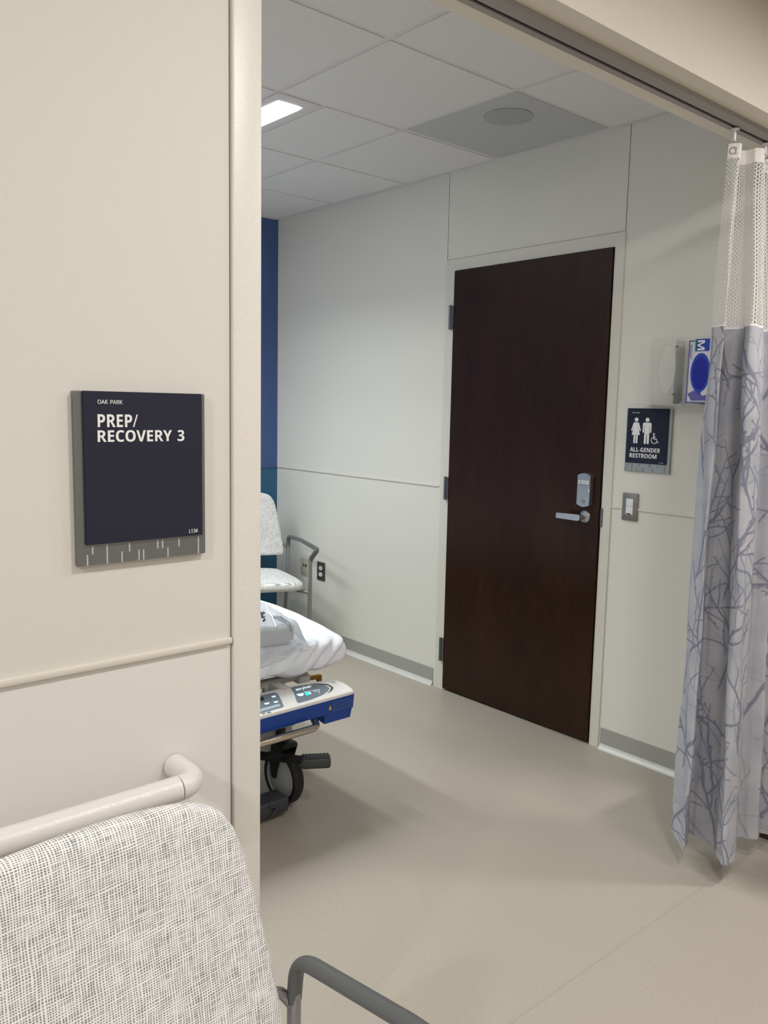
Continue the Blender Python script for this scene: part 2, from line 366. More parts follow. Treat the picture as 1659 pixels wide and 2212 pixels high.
GLYPHS = __import__('json').loads('''{"bP":[211,[[[30,0],[30,240],[107,240],[128,239],[147,235],[162,229],[174,220],[184,209],[190,196],[194,181],[196,165],[195,155],[194,145],[191,135],[187,126],[182,117],[175,109],[167,102],[158,96],[147,92],[134,88],[119,86],[103,85],[81,85],[81,0]],[[81,127],[98,127],[108,127],[117,129],[125,132],[132,135],[137,140],[141,147],[144,154],[144,163],[142,178],[134,189],[122,196],[104,198],[81,198]]]],"bR":[222,[[[30,0],[30,240],[100,240],[123,239],[143,235],[159,230],[172,222],[183,212],[190,200],[194,185],[196,168],[195,160],[194,152],[192,146],[190,139],[186,133],[182,128],[178,123],[173,118],[168,114],[162,111],[157,107],[151,104],[222,0],[165,0],[108,92],[81,92],[81,0]],[[81,133],[97,133],[109,134],[119,135],[127,138],[133,142],[138,146],[142,152],[144,159],[144,167],[144,174],[141,181],[138,187],[133,191],[126,194],[118,196],[108,198],[96,198],[81,198]]]],"bE":[188,[[[30,0],[30,240],[168,240],[168,198],[81,198],[81,145],[162,145],[162,104],[81,104],[81,42],[168,42],[168,0]]]],"b/":[125,[[[3,0],[93,240],[122,240],[32,0]]]],"bC":[214,[[[127,-3],[110,-2],[94,0],[79,5],[66,12],[55,20],[45,30],[37,42],[31,55],[26,69],[22,85],[20,102],[19,120],[20,137],[23,154],[27,169],[33,184],[40,197],[49,209],[59,219],[71,227],[84,234],[99,239],[115,242],[132,243],[141,243],[150,242],[159,241],[168,239],[177,236],[185,233],[194,230],[202,226],[186,185],[179,188],[172,191],[165,194],[159,196],[152,198],[145,200],[139,201],[132,201],[118,199],[106,195],[96,189],[87,179],[81,167],[76,153],[73,137],[72,119],[73,101],[75,85],[80,72],[86,60],[94,51],[105,44],[117,40],[132,39],[139,39],[147,40],[154,41],[161,42],[169,44],[177,46],[185,49],[193,52],[193,9],[185,6],[177,4],[170,1],[162,0],[154,-2],[145,-3],[137,-3]]]],"bO":[267,[[[134,-3],[115,-2],[98,1],[83,5],[69,12],[57,21],[47,31],[39,42],[32,55],[26,70],[23,86],[20,103],[19,121],[20,139],[23,155],[26,171],[32,185],[39,198],[47,210],[57,220],[69,228],[83,235],[98,240],[115,242],[134,243],[153,242],[169,240],[185,235],[198,228],[210,220],[220,210],[229,198],[236,185],[241,171],[245,155],[247,138],[248,120],[247,102],[245,85],[241,70],[236,55],[229,42],[220,31],[210,21],[198,12],[185,5],[169,1],[152,-2]],[[134,39],[149,41],[162,45],[172,51],[180,61],[186,73],[191,87],[194,102],[194,120],[194,138],[191,154],[186,168],[180,180],[172,189],[162,196],[149,200],[134,201],[119,200],[106,196],[96,189],[87,180],[81,168],[76,154],[74,138],[73,120],[74,102],[76,87],[81,73],[87,61],[96,51],[106,45],[119,41]]]],"bV":[218,[[[81,0],[0,240],[51,240],[96,97],[97,95],[98,92],[99,88],[100,83],[105,63],[107,57],[108,53],[109,48],[109,44],[110,48],[111,53],[111,57],[113,63],[114,68],[115,73],[117,78],[118,83],[122,97],[167,240],[218,240],[137,0]]]],"bY":[210,[[[80,0],[80,92],[0,240],[55,240],[105,141],[155,240],[210,240],[130,93],[130,0]]]],"b3":[192,[[[82,-3],[63,-3],[45,0],[28,4],[13,10],[13,53],[21,49],[29,46],[37,43],[45,41],[53,39],[61,38],[69,37],[77,37],[89,38],[100,39],[108,42],[115,46],[119,52],[123,58],[125,65],[126,73],[125,78],[124,82],[123,86],[121,90],[118,93],[114,96],[109,98],[103,100],[96,102],[88,103],[78,104],[68,104],[50,104],[50,143],[68,143],[79,143],[88,144],[95,145],[102,147],[107,149],[112,152],[115,155],[118,158],[120,162],[121,166],[122,170],[122,175],[121,181],[120,186],[117,191],[114,195],[109,198],[103,200],[96,202],[88,202],[79,202],[72,201],[65,199],[58,196],[52,193],[46,190],[41,188],[37,185],[13,220],[20,224],[28,229],[37,233],[46,236],[56,239],[67,241],[79,243],[91,243],[109,242],[124,239],[138,235],[150,228],[159,220],[166,210],[170,199],[172,186],[171,174],[168,164],[163,154],[157,146],[149,140],[140,134],[130,130],[120,126],[120,125],[133,123],[145,119],[155,114],[164,108],[170,100],[175,91],[178,81],[179,70],[178,60],[176,50],[173,41],[168,32],[163,25],[155,18],[147,11],[137,6],[125,2],[112,-1],[98,-3]]]],"bA":[232,[[[0,0],[85,241],[147,241],[232,0],[177,0],[160,57],[72,57],[55,0]],[[85,100],[147,100],[130,155],[125,170],[120,188],[119,192],[118,196],[117,200],[116,203],[115,200],[114,196],[113,192],[111,187],[106,168],[105,164],[104,160],[103,158],[102,155]]]],"bL":[190,[[[30,0],[30,240],[81,240],[81,42],[178,42],[178,0]]]],"bG":[243,[[[131,-3],[106,-1],[83,5],[64,14],[48,28],[36,46],[27,67],[21,92],[19,120],[20,138],[23,155],[28,171],[34,185],[42,198],[52,210],[63,220],[77,228],[91,235],[108,239],[125,242],[145,243],[154,243],[164,242],[173,241],[182,239],[191,237],[200,234],[208,232],[216,228],[199,188],[193,190],[187,193],[181,195],[174,197],[167,199],[160,200],[152,201],[144,201],[134,200],[124,198],[114,195],[106,191],[98,185],[92,179],[86,171],[81,162],[77,153],[74,142],[72,131],[72,119],[72,108],[73,97],[75,87],[78,78],[82,69],[86,61],[92,55],[98,49],[106,45],[114,42],[124,40],[134,39],[139,39],[144,39],[149,40],[153,40],[156,40],[160,41],[163,42],[167,42],[167,92],[121,92],[121,135],[216,135],[216,10],[207,7],[197,5],[187,2],[177,0],[167,-1],[155,-2],[144,-3]]]],"bN":[273,[[[30,0],[30,240],[94,240],[198,60],[199,60],[199,68],[199,77],[198,85],[198,93],[197,102],[197,110],[197,118],[197,126],[197,240],[243,240],[243,0],[178,0],[74,181],[73,181],[73,173],[74,164],[74,156],[75,147],[75,139],[75,130],[76,121],[76,113],[76,0]]]],"bD":[248,[[[30,0],[30,240],[105,240],[124,239],[141,236],[156,232],[171,226],[184,219],[195,210],[205,199],[214,187],[220,173],[225,158],[228,141],[229,122],[227,94],[220,69],[210,48],[195,31],[176,17],[153,8],[127,2],[98,0]],[[81,42],[103,42],[135,47],[158,62],[172,86],[176,121],[175,140],[172,156],[166,169],[159,179],[149,188],[137,193],[124,197],[108,198],[81,198]]]],"bS":[185,[[[83,-3],[65,-2],[47,0],[31,5],[15,11],[15,58],[24,55],[33,51],[42,48],[51,45],[60,42],[69,40],[78,39],[87,39],[96,39],[103,40],[109,43],[114,46],[117,50],[120,54],[121,59],[122,64],[121,71],[119,76],[114,81],[108,86],[101,90],[93,95],[85,99],[75,103],[71,105],[66,108],[62,110],[57,113],[52,116],[48,119],[43,123],[38,127],[34,131],[30,136],[27,141],[24,147],[21,153],[20,160],[18,167],[18,175],[19,190],[24,204],[30,215],[40,225],[52,233],[66,239],[82,242],[99,243],[109,243],[118,242],[127,241],[135,239],[144,236],[152,233],[161,230],[171,226],[154,187],[146,190],[139,193],[131,195],[125,197],[118,199],[111,200],[105,201],[98,201],[91,200],[85,199],[80,197],[76,194],[72,190],[70,186],[68,182],[68,177],[69,171],[71,165],[74,161],[79,156],[86,153],[93,148],[103,143],[113,138],[122,134],[130,130],[138,125],[145,120],[151,115],[156,110],[161,104],[165,98],[168,91],[170,84],[171,76],[172,66],[170,51],[166,38],[159,26],[149,16],[136,7],[121,1],[103,-2]]]],"bT":[194,[[[72,0],[72,197],[7,197],[7,240],[188,240],[188,197],[123,197],[123,0]]]],"bM":[317,[[[30,0],[30,240],[99,240],[156,56],[157,56],[217,240],[286,240],[286,0],[239,0],[239,113],[239,119],[239,126],[239,133],[240,140],[241,168],[241,188],[240,188],[178,0],[132,0],[74,188],[73,188],[73,184],[73,180],[74,174],[74,168],[74,161],[75,154],[75,147],[75,139],[75,132],[75,125],[76,118],[76,111],[76,0]]]],"bs":[167,[[[76,-3],[67,-3],[58,-3],[50,-2],[43,-1],[36,1],[29,2],[22,5],[15,7],[15,49],[23,45],[31,43],[39,40],[47,38],[56,36],[63,34],[71,34],[78,33],[84,34],[90,34],[95,36],[99,38],[101,40],[103,43],[104,46],[105,49],[105,51],[104,53],[103,56],[102,57],[101,59],[98,61],[95,64],[91,66],[87,68],[81,71],[73,74],[65,78],[57,82],[50,85],[43,89],[37,93],[32,96],[27,100],[24,105],[20,110],[18,115],[16,122],[15,128],[15,136],[16,148],[20,158],[26,167],[35,174],[46,180],[58,184],[72,186],[88,187],[96,186],[104,186],[112,185],[120,183],[128,181],[136,179],[144,176],[152,172],[137,136],[130,139],[124,142],[118,144],[111,146],[105,148],[99,149],[93,150],[87,150],[77,149],[70,147],[66,143],[65,138],[65,136],[66,134],[66,132],[68,130],[69,128],[72,126],[75,124],[79,122],[83,120],[89,117],[96,115],[103,111],[111,108],[118,105],[124,102],[130,98],[136,95],[140,90],[144,86],[148,81],[151,76],[153,69],[154,62],[154,54],[153,41],[149,30],[143,20],[134,12],[123,5],[110,0],[94,-2]]]],"bt":[146,[[[89,-3],[81,-3],[73,-2],[66,0],[60,2],[53,5],[48,9],[43,15],[39,21],[36,28],[33,36],[32,46],[32,57],[32,146],[8,146],[8,167],[35,184],[50,222],[82,222],[82,183],[133,183],[133,146],[82,146],[82,57],[82,53],[83,48],[85,45],[88,42],[91,40],[95,38],[99,37],[103,37],[108,37],[112,37],[116,38],[120,38],[123,39],[127,40],[131,41],[135,42],[135,5],[131,3],[126,2],[121,0],[115,-1],[109,-2],[103,-3],[96,-3]]]],"br":[152,[[[26,0],[26,183],[64,183],[72,152],[74,152],[78,159],[83,166],[89,171],[96,177],[103,181],[111,184],[120,186],[129,187],[131,187],[133,187],[135,187],[137,186],[140,186],[142,186],[144,186],[145,185],[142,138],[140,139],[139,139],[137,139],[135,140],[133,140],[131,140],[129,140],[127,140],[121,140],[114,139],[108,137],[102,135],[97,133],[92,130],[87,126],[83,121],[80,115],[78,109],[77,102],[76,93],[76,0]]]],"by":[191,[[[37,-81],[33,-81],[29,-80],[26,-80],[22,-80],[19,-79],[16,-79],[14,-78],[11,-78],[11,-38],[13,-39],[15,-39],[18,-39],[20,-40],[23,-40],[26,-40],[28,-40],[31,-40],[39,-40],[45,-38],[51,-35],[56,-31],[61,-26],[64,-20],[67,-14],[70,-8],[73,1],[0,183],[55,183],[89,80],[91,77],[92,73],[93,69],[93,65],[94,61],[95,57],[95,53],[95,48],[96,48],[97,53],[98,57],[98,61],[99,65],[100,69],[101,73],[102,77],[103,80],[137,183],[191,183],[113,-24],[108,-37],[101,-48],[93,-58],[83,-66],[73,-73],[62,-77],[50,-80]]]],"bk":[208,[[[26,0],[26,255],[76,255],[76,141],[76,136],[76,131],[76,126],[75,120],[75,115],[75,110],[74,105],[74,100],[77,103],[79,107],[82,110],[85,114],[87,118],[90,121],[93,124],[96,128],[147,183],[204,183],[131,104],[208,0],[150,0],[98,74],[76,57],[76,0]]]],"be":[198,[[[109,-3],[96,-3],[83,-1],[71,2],[60,7],[50,13],[42,20],[34,28],[27,38],[22,49],[18,61],[16,75],[15,90],[16,106],[18,120],[21,133],[26,144],[32,154],[39,163],[47,170],[56,176],[67,181],[77,184],[89,186],[102,187],[120,185],[136,181],[150,175],[162,165],[172,153],[178,139],[183,122],[184,103],[184,79],[66,79],[67,69],[69,60],[73,53],[78,46],[85,41],[93,37],[101,35],[111,34],[120,34],[128,35],[136,36],[144,37],[151,39],[158,42],[166,45],[174,48],[174,10],[167,7],[160,4],[153,2],[145,0],[137,-2],[129,-3],[119,-3]],[[67,112],[137,112],[136,121],[135,128],[132,134],[128,140],[123,145],[118,148],[110,150],[102,151],[95,151],[89,149],[83,146],[78,142],[74,136],[70,130],[68,122]]]],"b-":[108,[[[13,77],[13,103],[95,103],[95,77]]]],"rO":[262,[[[131,-3],[113,-2],[97,1],[82,5],[69,12],[58,21],[48,31],[39,42],[33,55],[27,70],[24,86],[21,103],[20,121],[21,138],[24,155],[27,171],[33,185],[39,198],[48,210],[58,220],[69,228],[82,235],[97,240],[114,242],[132,243],[149,242],[165,240],[179,235],[192,228],[204,220],[214,210],[222,198],[229,185],[235,171],[239,155],[241,138],[242,120],[241,102],[239,85],[235,70],[229,55],[222,42],[214,31],[204,21],[192,12],[179,5],[165,1],[149,-2]],[[131,23],[150,24],[167,29],[180,37],[191,49],[199,63],[205,80],[209,99],[210,120],[209,142],[205,161],[199,177],[191,191],[180,202],[167,211],[151,215],[132,217],[113,215],[96,211],[83,202],[72,191],[63,177],[57,161],[54,142],[52,120],[54,99],[57,80],[63,63],[72,49],[82,37],[96,29],[112,24]]]],"rA":[215,[[[0,0],[94,241],[121,241],[214,0],[183,0],[154,74],[59,74],[31,0]],[[69,101],[145,101],[118,174],[118,175],[117,177],[116,180],[115,183],[114,187],[113,191],[111,194],[110,198],[109,202],[108,205],[108,207],[107,210],[106,204],[104,199],[103,194],[101,189],[100,185],[99,180],[97,177],[96,174]]]],"rK":[208,[[[33,0],[33,240],[63,240],[63,122],[68,127],[73,133],[78,139],[83,144],[104,167],[169,240],[204,240],[109,135],[208,0],[172,0],[87,115],[63,93],[63,0]]]],"rP":[203,[[[33,0],[33,240],[96,240],[118,239],[137,235],[152,229],[165,221],[174,211],[181,199],[185,185],[186,169],[185,159],[184,150],[181,141],[177,132],[172,124],[165,116],[157,110],[147,104],[136,99],[123,96],[107,94],[90,93],[63,93],[63,0]],[[63,119],[87,119],[103,120],[117,122],[129,125],[138,130],[145,137],[151,145],[154,156],[155,168],[154,179],[151,188],[146,196],[140,202],[132,207],[121,211],[108,213],[93,214],[63,214]]]],"rR":[209,[[[33,0],[33,240],[99,240],[120,239],[138,236],[153,230],[165,223],[174,213],[181,202],[185,188],[186,172],[186,162],[184,154],[182,146],[179,140],[175,134],[171,128],[166,123],[161,119],[155,116],[150,113],[144,110],[138,107],[204,0],[169,0],[110,99],[63,99],[63,0]],[[63,125],[99,125],[112,125],[124,127],[134,131],[141,136],[147,143],[151,150],[154,160],[155,170],[154,181],[151,190],[147,198],[141,204],[133,208],[123,211],[111,213],[97,214],[63,214]]]],"rL":[176,[[[33,0],[33,240],[63,240],[63,27],[168,27],[168,0]]]],"r1":[192,[[[90,0],[90,168],[90,174],[90,181],[91,186],[91,191],[91,195],[91,200],[91,204],[92,209],[89,206],[87,204],[84,202],[82,200],[71,190],[45,170],[30,189],[95,240],[119,240],[119,0]]]],"r3":[192,[[[81,-3],[72,-3],[63,-3],[54,-2],[46,-1],[38,1],[30,3],[23,6],[15,10],[15,37],[23,34],[31,31],[39,28],[48,26],[56,24],[65,23],[73,22],[81,21],[96,22],[109,25],[120,29],[128,34],[134,41],[138,49],[141,58],[142,69],[141,79],[138,88],[132,96],[124,101],[115,106],[103,109],[90,111],[75,111],[52,111],[52,136],[75,136],[89,137],[101,139],[112,143],[120,149],[127,155],[132,163],[134,172],[135,182],[135,190],[132,197],[129,203],[124,209],[117,213],[110,216],[101,218],[92,218],[82,218],[74,217],[66,215],[58,213],[52,210],[45,206],[38,202],[31,198],[16,218],[23,223],[31,228],[39,232],[48,236],[58,239],[68,241],[80,243],[91,243],[109,242],[124,239],[137,234],[147,226],[155,217],[161,207],[164,196],[166,184],[165,172],[162,162],[158,153],[152,145],[145,139],[136,133],[127,129],[116,126],[116,125],[129,123],[141,119],[151,113],[159,107],[165,99],[169,90],[172,80],[173,68],[172,58],[171,48],[167,39],[163,31],[158,23],[151,17],[143,11],[133,6],[122,2],[110,-1],[96,-3]]]],"r4":[192,[[[122,0],[122,54],[7,54],[7,80],[120,241],[150,241],[150,81],[185,81],[185,54],[150,54],[150,0]],[[36,81],[122,81],[122,156],[122,165],[122,173],[122,180],[122,186],[123,192],[123,198],[123,204],[124,210],[122,210],[121,206],[119,203],[117,199],[116,196],[114,192],[112,189],[110,186],[108,183]]]],"rV":[201,[[[86,0],[0,240],[32,240],[86,86],[88,79],[91,72],[93,65],[95,58],[96,52],[98,46],[99,40],[101,34],[102,40],[103,46],[105,52],[107,58],[109,65],[111,72],[113,79],[116,87],[170,240],[201,240],[116,0]]]],"rC":[212,[[[131,-3],[113,-2],[97,0],[83,5],[70,12],[58,20],[48,30],[40,42],[33,55],[27,69],[24,85],[21,102],[20,120],[21,138],[24,154],[28,170],[34,184],[41,197],[50,209],[61,219],[73,228],[86,234],[101,239],[118,242],[136,243],[154,242],[171,240],[187,235],[202,229],[190,203],[184,206],[178,208],[172,210],[165,213],[158,214],[151,216],[143,216],[135,217],[117,215],[101,210],[87,202],[75,191],[65,177],[58,160],[54,141],[52,120],[54,99],[58,80],[64,63],[73,49],[85,38],[99,30],[116,25],[135,23],[143,23],[150,24],[158,25],[165,26],[172,27],[179,29],[186,31],[192,33],[192,6],[186,4],[179,2],[172,0],[165,-1],[157,-2],[149,-3],[140,-3]]]],"rN":[255,[[[33,0],[33,240],[67,240],[195,41],[197,41],[196,57],[195,81],[195,87],[195,93],[194,99],[194,104],[194,240],[223,240],[223,0],[187,0],[59,199],[58,199],[59,170],[60,161],[60,152],[60,143],[60,134],[60,0]]]],"rT":[187,[[[78,0],[78,213],[3,213],[3,240],[183,240],[183,213],[108,213],[108,0]]]],"rE":[187,[[[33,0],[33,240],[167,240],[167,213],[63,213],[63,138],[161,138],[161,112],[63,112],[63,27],[167,27],[167,0]]]],"rB":[218,[[[33,0],[33,240],[101,240],[122,239],[141,236],[156,232],[169,226],[179,219],[186,208],[191,196],[192,180],[191,170],[189,161],[185,153],[180,145],[174,139],[166,134],[157,130],[146,127],[146,126],[154,124],[161,122],[167,120],[174,117],[180,113],[185,109],[189,104],[193,99],[196,92],[198,85],[200,77],[200,68],[199,53],[195,39],[188,28],[178,18],[166,10],[151,4],[135,1],[117,0]],[[63,138],[107,138],[121,138],[133,140],[143,143],[149,148],[154,153],[158,160],[160,168],[161,177],[160,186],[157,194],[153,200],[147,205],[139,209],[129,212],[117,213],[102,214],[63,214]],[[63,26],[111,26],[126,26],[138,29],[148,33],[155,38],[161,45],[165,52],[167,61],[168,71],[167,79],[165,88],[161,95],[155,101],[147,106],[137,110],[124,112],[109,112],[63,112]]]]}''')
def text_poly(s, face='b', spacing=0.0):
    """flat lettering mesh from outline data (units of 1/500 em)"""
    cu = bpy.data.curves.new('lettering', 'CURVE'); cu.dimensions = '2D'; cu.fill_mode = 'FRONT'; x = 0
    for ch in s:
        if ch == ' ': x += 125; continue
        adv, loops = GLYPHS[face+ch]
        for lp in loops:
            sp = cu.splines.new('POLY'); sp.points.add(len(lp)-1); sp.use_cyclic_u = True
            for p, q in zip(sp.points, lp): p.co = ((x+q[0])/500, q[1]/500, 0, 1)
        x += adv+spacing
    o = bpy.data.objects.new('lettering', cu); COL.objects.link(o)
    dg = bpy.context.evaluated_depsgraph_get(); dg.update()
    me = bpy.data.meshes.new_from_object(o.evaluated_get(dg)); bpy.data.objects.remove(o); bpy.data.curves.remove(cu)
    return me
def text_into(bm, s, x0, x1, y0, y1, w, face='b', spacing=0.0, mi=0, mtx=None, thick=0.0006):
    """lettering fitted into the rectangle x0..x1, y0..y1 of the local plane, raised by thick from w"""
    me = text_poly(s, face, spacing); t = bmesh.new(); t.from_mesh(me); bpy.data.meshes.remove(me)
    xs = [v.co.x for v in t.verts]; ys = [v.co.y for v in t.verts]; a, b, c, d = min(xs), max(xs), min(ys), max(ys)
    for v in t.verts:
        v.co = Vector((x0+(v.co.x-a)/(b-a)*(x1-x0), y0+(v.co.y-c)/(d-c)*(y1-y0), w+thick))
    e = bmesh.ops.extrude_face_region(t, geom=list(t.faces))
    for g in e['geom']:
        if isinstance(g, bmesh.types.BMVert): g.co.z = w-0.0002
    merge(bm, t, mtx, mi)
def grid_mesh(bm, P, uv=None, mi=0, closed_u=False):
    """P: rows x cols array of 3-D points -> quads"""
    R, Cc = len(P), len(P[0]); V = [[bm.verts.new(P[i][j]) for j in range(Cc)] for i in range(R)]
    for i in range(R-1):
        for j in range(Cc-1 if not closed_u else Cc):
            f = bm.faces.new((V[i][j], V[i][(j+1) % Cc], V[i+1][(j+1) % Cc], V[i+1][j])); f.material_index = mi
    return V
def planar_uv(me, ax, ay, az, k):
    uv = me.uv_layers.new(name='UVMap'); n = len(me.loops)
    vi = np.empty(n, dtype=np.int32); me.loops.foreach_get('vertex_index', vi)
    co_ = np.empty(len(me.vertices)*3); me.vertices.foreach_get('co', co_); co_ = co_.reshape(-1, 3)
    uv.data.foreach_set('uv', np.stack([co_[vi, ax], co_[vi, ay]+k*co_[vi, az]], 1).astype(np.float32).ravel())

# ================================================================== SETTING
YW = 1.207; YB = 1.41; XD = 3.004; ZC = 2.578; YF = 4.495
bm = B(); box(bm, -3.2, 5.4, -2.0, 4.8, -0.08, 0.0); struct(done('floor', bm, M_FLOOR))
# sign wall (faces the corridor), with its paint above the rail and the smoother panel below
bm = B()
box(bm, -3.2, 0.713, YW, YB, 1.050, 2.62, mi=0)
box(bm, -3.2, 0.713, YW, YB, 0.0, 1.050, mi=1)
box(bm, 0.713, 0.767, YW+0.006, YB-0.004, 0.0, 2.62, mi=2)
struct(done('wall_front', bm, [M_WALL, M_LOW, M_GAP], smooth=False))
bm = B(); box(bm, 0.7165, 0.771, YW-0.006, YB+0.004, 0.0, 2.312, r=0.0035, seg=3); struct(done('trim_1', bm, M_TRIM))       # corner cover on the wall end
bm = B(); box(bm, -3.2, 0.7145, YW-0.007, YW+0.002, 1.0445, 1.0555, r=0.003); struct(done('trim_2', bm, M_RAIL))
# header over the opening
bm = B(); box(bm, 0.70, 3.3, YW, YB-0.012, 2.312, 2.62); struct(done('wall_header', bm, M_HEAD, smooth=False))
# right jamb wall beyond the opening
bm = B(); box(bm, 3.30, 5.4, YW, YB, 0.0, 2.62); struct(done('wall_far_right', bm, M_WALL, smooth=False))
# wall with the restroom door: backing and the panels with open seams
bm = B()
box(bm, XD+0.006, 3.14, 3.006, 4.75, 0, 2.62, mi=1); box(bm, XD+0.006, 3.14, 1.19, 2.0, 0, 2.62, mi=1)
box(bm, XD+0.006, 3.14, 2.0, 3.006, 2.165, 2.62, mi=1); box(bm, 3.12, 3.14, 2.0, 3.006, 0, 2.165, mi=1)  # dark sheet behind the door leaf is added to block light
box(bm, XD, XD+0.006, 3.0085, 4.75, 0, 2.62); box(bm, XD, XD+0.006, 1.19, 1.9985, 0, 2.62)
box(bm, XD, XD+0.006, 2.0025, 3.0045, 2.168, 2.62)
struct(done('wall_right', bm, [M_DOORWALL, M_GAP], smooth=False))
for nm, y0, y1 in (('trim_3', 3.02, YF), ('trim_4', 1.19, 1.997)):
    bm = B(); box(bm, XD-0.006, XD+0.002, y0, y1, 1.0455, 1.0555, r=0.003); struct(done(nm, bm, M_RAIL))
# far wall: navy above, blue panel below
bm = B(); box(bm, -1.8, 3.1, YF, YF+0.12, 1.050, 2.62, mi=0); box(bm, -1.8, 3.1, YF, YF+0.12, 0, 1.050, mi=1)
struct(done('wall_back', bm, [M_NAVYWALL, M_TEALWALL], smooth=False))
bm = B(); box(bm, -1.8, 3.0, YF-0.006, YF+0.002, 1.045, 1.055, r=0.003); struct(done('trim_5', bm, M_NAVYWALL))
bm = B(); box(bm, -1.8, -1.68, YB, YF, 0, 2.62); struct(done('wall_left', bm, M_DOORWALL, smooth=False))
# corridor shell behind and beside the camera
bm = B(); box(bm, -3.2, 5.4, -1.9, -1.78, 0, 2.62); struct(done('wall_corridor_rear', bm, M_WALL, smooth=False))
bm = B(); box(bm, -3.3, -3.2, -1.9, YB, 0, 2.62); struct(done('wall_corridor_left', bm, M_WALL, smooth=False))
bm = B(); box(bm, 5.4, 5.5, -1.9, YB, 0, 2.62); struct(done('wall_corridor_right', bm, M_WALL, smooth=False))
bm = B(); box(bm, -3.3, 5.5, -1.9, YW+0.05, 2.589, 2.66); struct(done('ceiling_corridor', bm, M_CCEIL, smooth=False))
# baseboards with a coved toe, its sheen painted in as a lighter colour
for nm, y0, y1 in (('baseboard_left', 3.024, YF), ('baseboard_right', 1.19, 1.988)):
    bm = B(); box(bm, XD-0.004, XD+0.002, y0, y1, 0.0, 0.092); o = struct(done(nm, bm, M_BASE, smooth=False))
    t = B(); prof = [(XD-0.003, 0.026), (XD-0.006, 0.017), (XD-0.012, 0.007), (XD-0.020, 0.001), (XD-0.022, 0.0), (XD, 0.0)]
    a = [t.verts.new((p[0], y0, p[1])) for p in prof]; c = [t.verts.new((p[0], y1, p[1])) for p in prof]
    for i in range(len(prof)): t.faces.new((a[i], a[(i+1) % len(prof)], c[(i+1) % len(prof)], c[i]))
    t.faces.new(a); t.faces.new(c[::-1]); done('cove_toe', t, M_TOE_SHEEN, o)
# ceiling of the room: tees behind, lay-in tiles whose faces hang just below them
bm = B(); box(bm, -1.8, XD+0.02, YB-0.02, YF+0.02, ZC+0.0035, 2.66, mi=1)
XS = [-1.8, -1.247, -0.638, -0.028, 0.582, 1.191, 1.801, 2.410, XD]; YS = [YB-0.012, 2.084, 2.694, 3.303, 3.913, YF]
g = 0.0115
for i in range(len(XS)-1):
    for j in range(len(YS)-1):
        x0, x1, y0, y1 = XS[i], XS[i+1], YS[j], YS[j+1]
        a0 = x0+g if i else x0; a1 = x1-g if i < len(XS)-2 else x1-0.022
        b0 = y0+g if j else y0; b1 = y1-g if j < len(YS)-2 else y1-0.022
        if i == 2 and j in (2, 3): continue                  # bay of the added fill lamp, out of view
        if i == 7 and j == 1: continue                       # speaker panel
        if i in (5, 6) and j in (2, 3, 4):                      # lamp strip takes 0.2 m of these bays
            if i == 6: a0 = 2.009+g
            else: a0 = 1.055+g
        if i == 4 and j in (2, 3, 4): a1 = 0.845-g
        box(bm, a0, a1, b0, b1, ZC, ZC+0.010, mi=0)
box(bm, XD-0.020, XD-0.001, YB, YF, ZC-0.002, ZC+0.008, mi=1)
box(bm, -1.7, XD, YF-0.020, YF-0.001, ZC-0.002, ZC+0.008, mi=1)
struct(done('ceiling', bm, [M_CEIL, M_TEE], smooth=False))

# door and its frame
d = bpy.data.objects.new('door_1', None); COL.objects.link(d); d.location = (XD, 2.5, 0); struct(d)
dx = Matrix.Translation((-XD, -2.5, 0))
bm = B()
box(bm, 2.998, 3.118, 2.9455, 3.0065, 0, 2.1655, mtx=dx); box(bm, 2.998, 3.118, 1.9965, 2.0420, 0, 2.1655, mtx=dx)
box(bm, 2.998, 3.118, 2.0420, 2.9455, 2.1105, 2.1655, mtx=dx)
box(bm, 3.052, 3.07, 2.930, 2.9455, 0, 2.1105, mtx=dx); box(bm, 3.052, 3.07, 2.0420, 2.057, 0, 2.1105, mtx=dx); box(bm, 3.052, 3.07, 2.057, 2.930, 2.098, 2.1105, mtx=dx)
done('door_frame', bm, M_FRAME, d, smooth=False)
bm = B(); box(bm, 2.989, 3.034, 2.0465, 2.9420, 0.012, 2.1065, r=0.0015, seg=1, mtx=dx); done('door_leaf', bm, M_WOOD, d, smooth=False)
for z0, z1 in ((1.828, 1.946), (0.988, 1.105), (0.152, 0.274)):
    bm = B()
    n = 5; h = (z1-z0)/n
    for k in range(n):
        lathe(bm, [(0.0, z0+k*h+.0006), (0.0072, z0+k*h+.0006), (0.0072, z0+(k+1)*h-.0006), (0.0, z0+(k+1)*h-.0006)], 14, Matrix.Translation((2.986-XD, 2.960-2.5, 0)))
    box(bm, 2.993, 2.9985, 2.948, 2.964, z0+.004, z1-.004, mtx=dx); box(bm, 2.986, 2.990, 2.938, 2.956, z0+.004, z1-.004, mtx=dx)
    done('hinge', bm, M_STEELD, d)
W2 = 0.0318; H0, H1 = 1.040, 1.176
pts = [(-W2, H0+.006)]+[(-W2+2*W2*k/10, H0+.006-.010*math.sin(PI*k/10)) for k in range(1, 10)]+[(W2, H0+.006), (W2, H1-.006)]+[(W2-2*W2*k/10, H1-.006+.010*math.sin(PI*k/10)) for k in range(1, 10)]+[(-W2, H1-.006)]
fm = frame_right(2.989-XD, 2.1150-2.5, 0.004)
bm = B(); prism(bm, pts, 0, 0.022, mtx=fm, r=0.004); lk = done('lock_plate', bm, M_STEEL, d)
bm = B(); prism(bm, [(-.026, 1.135), (.024, 1.135), (.024, 1.148), (-.026, 1.148)], 0.0218, 0.0228, mtx=fm); prism(bm, [(.024, 1.103), (.0318, 1.103), (.0318, 1.112), (.024, 1.112)], 0.020, 0.0228, mtx=fm)
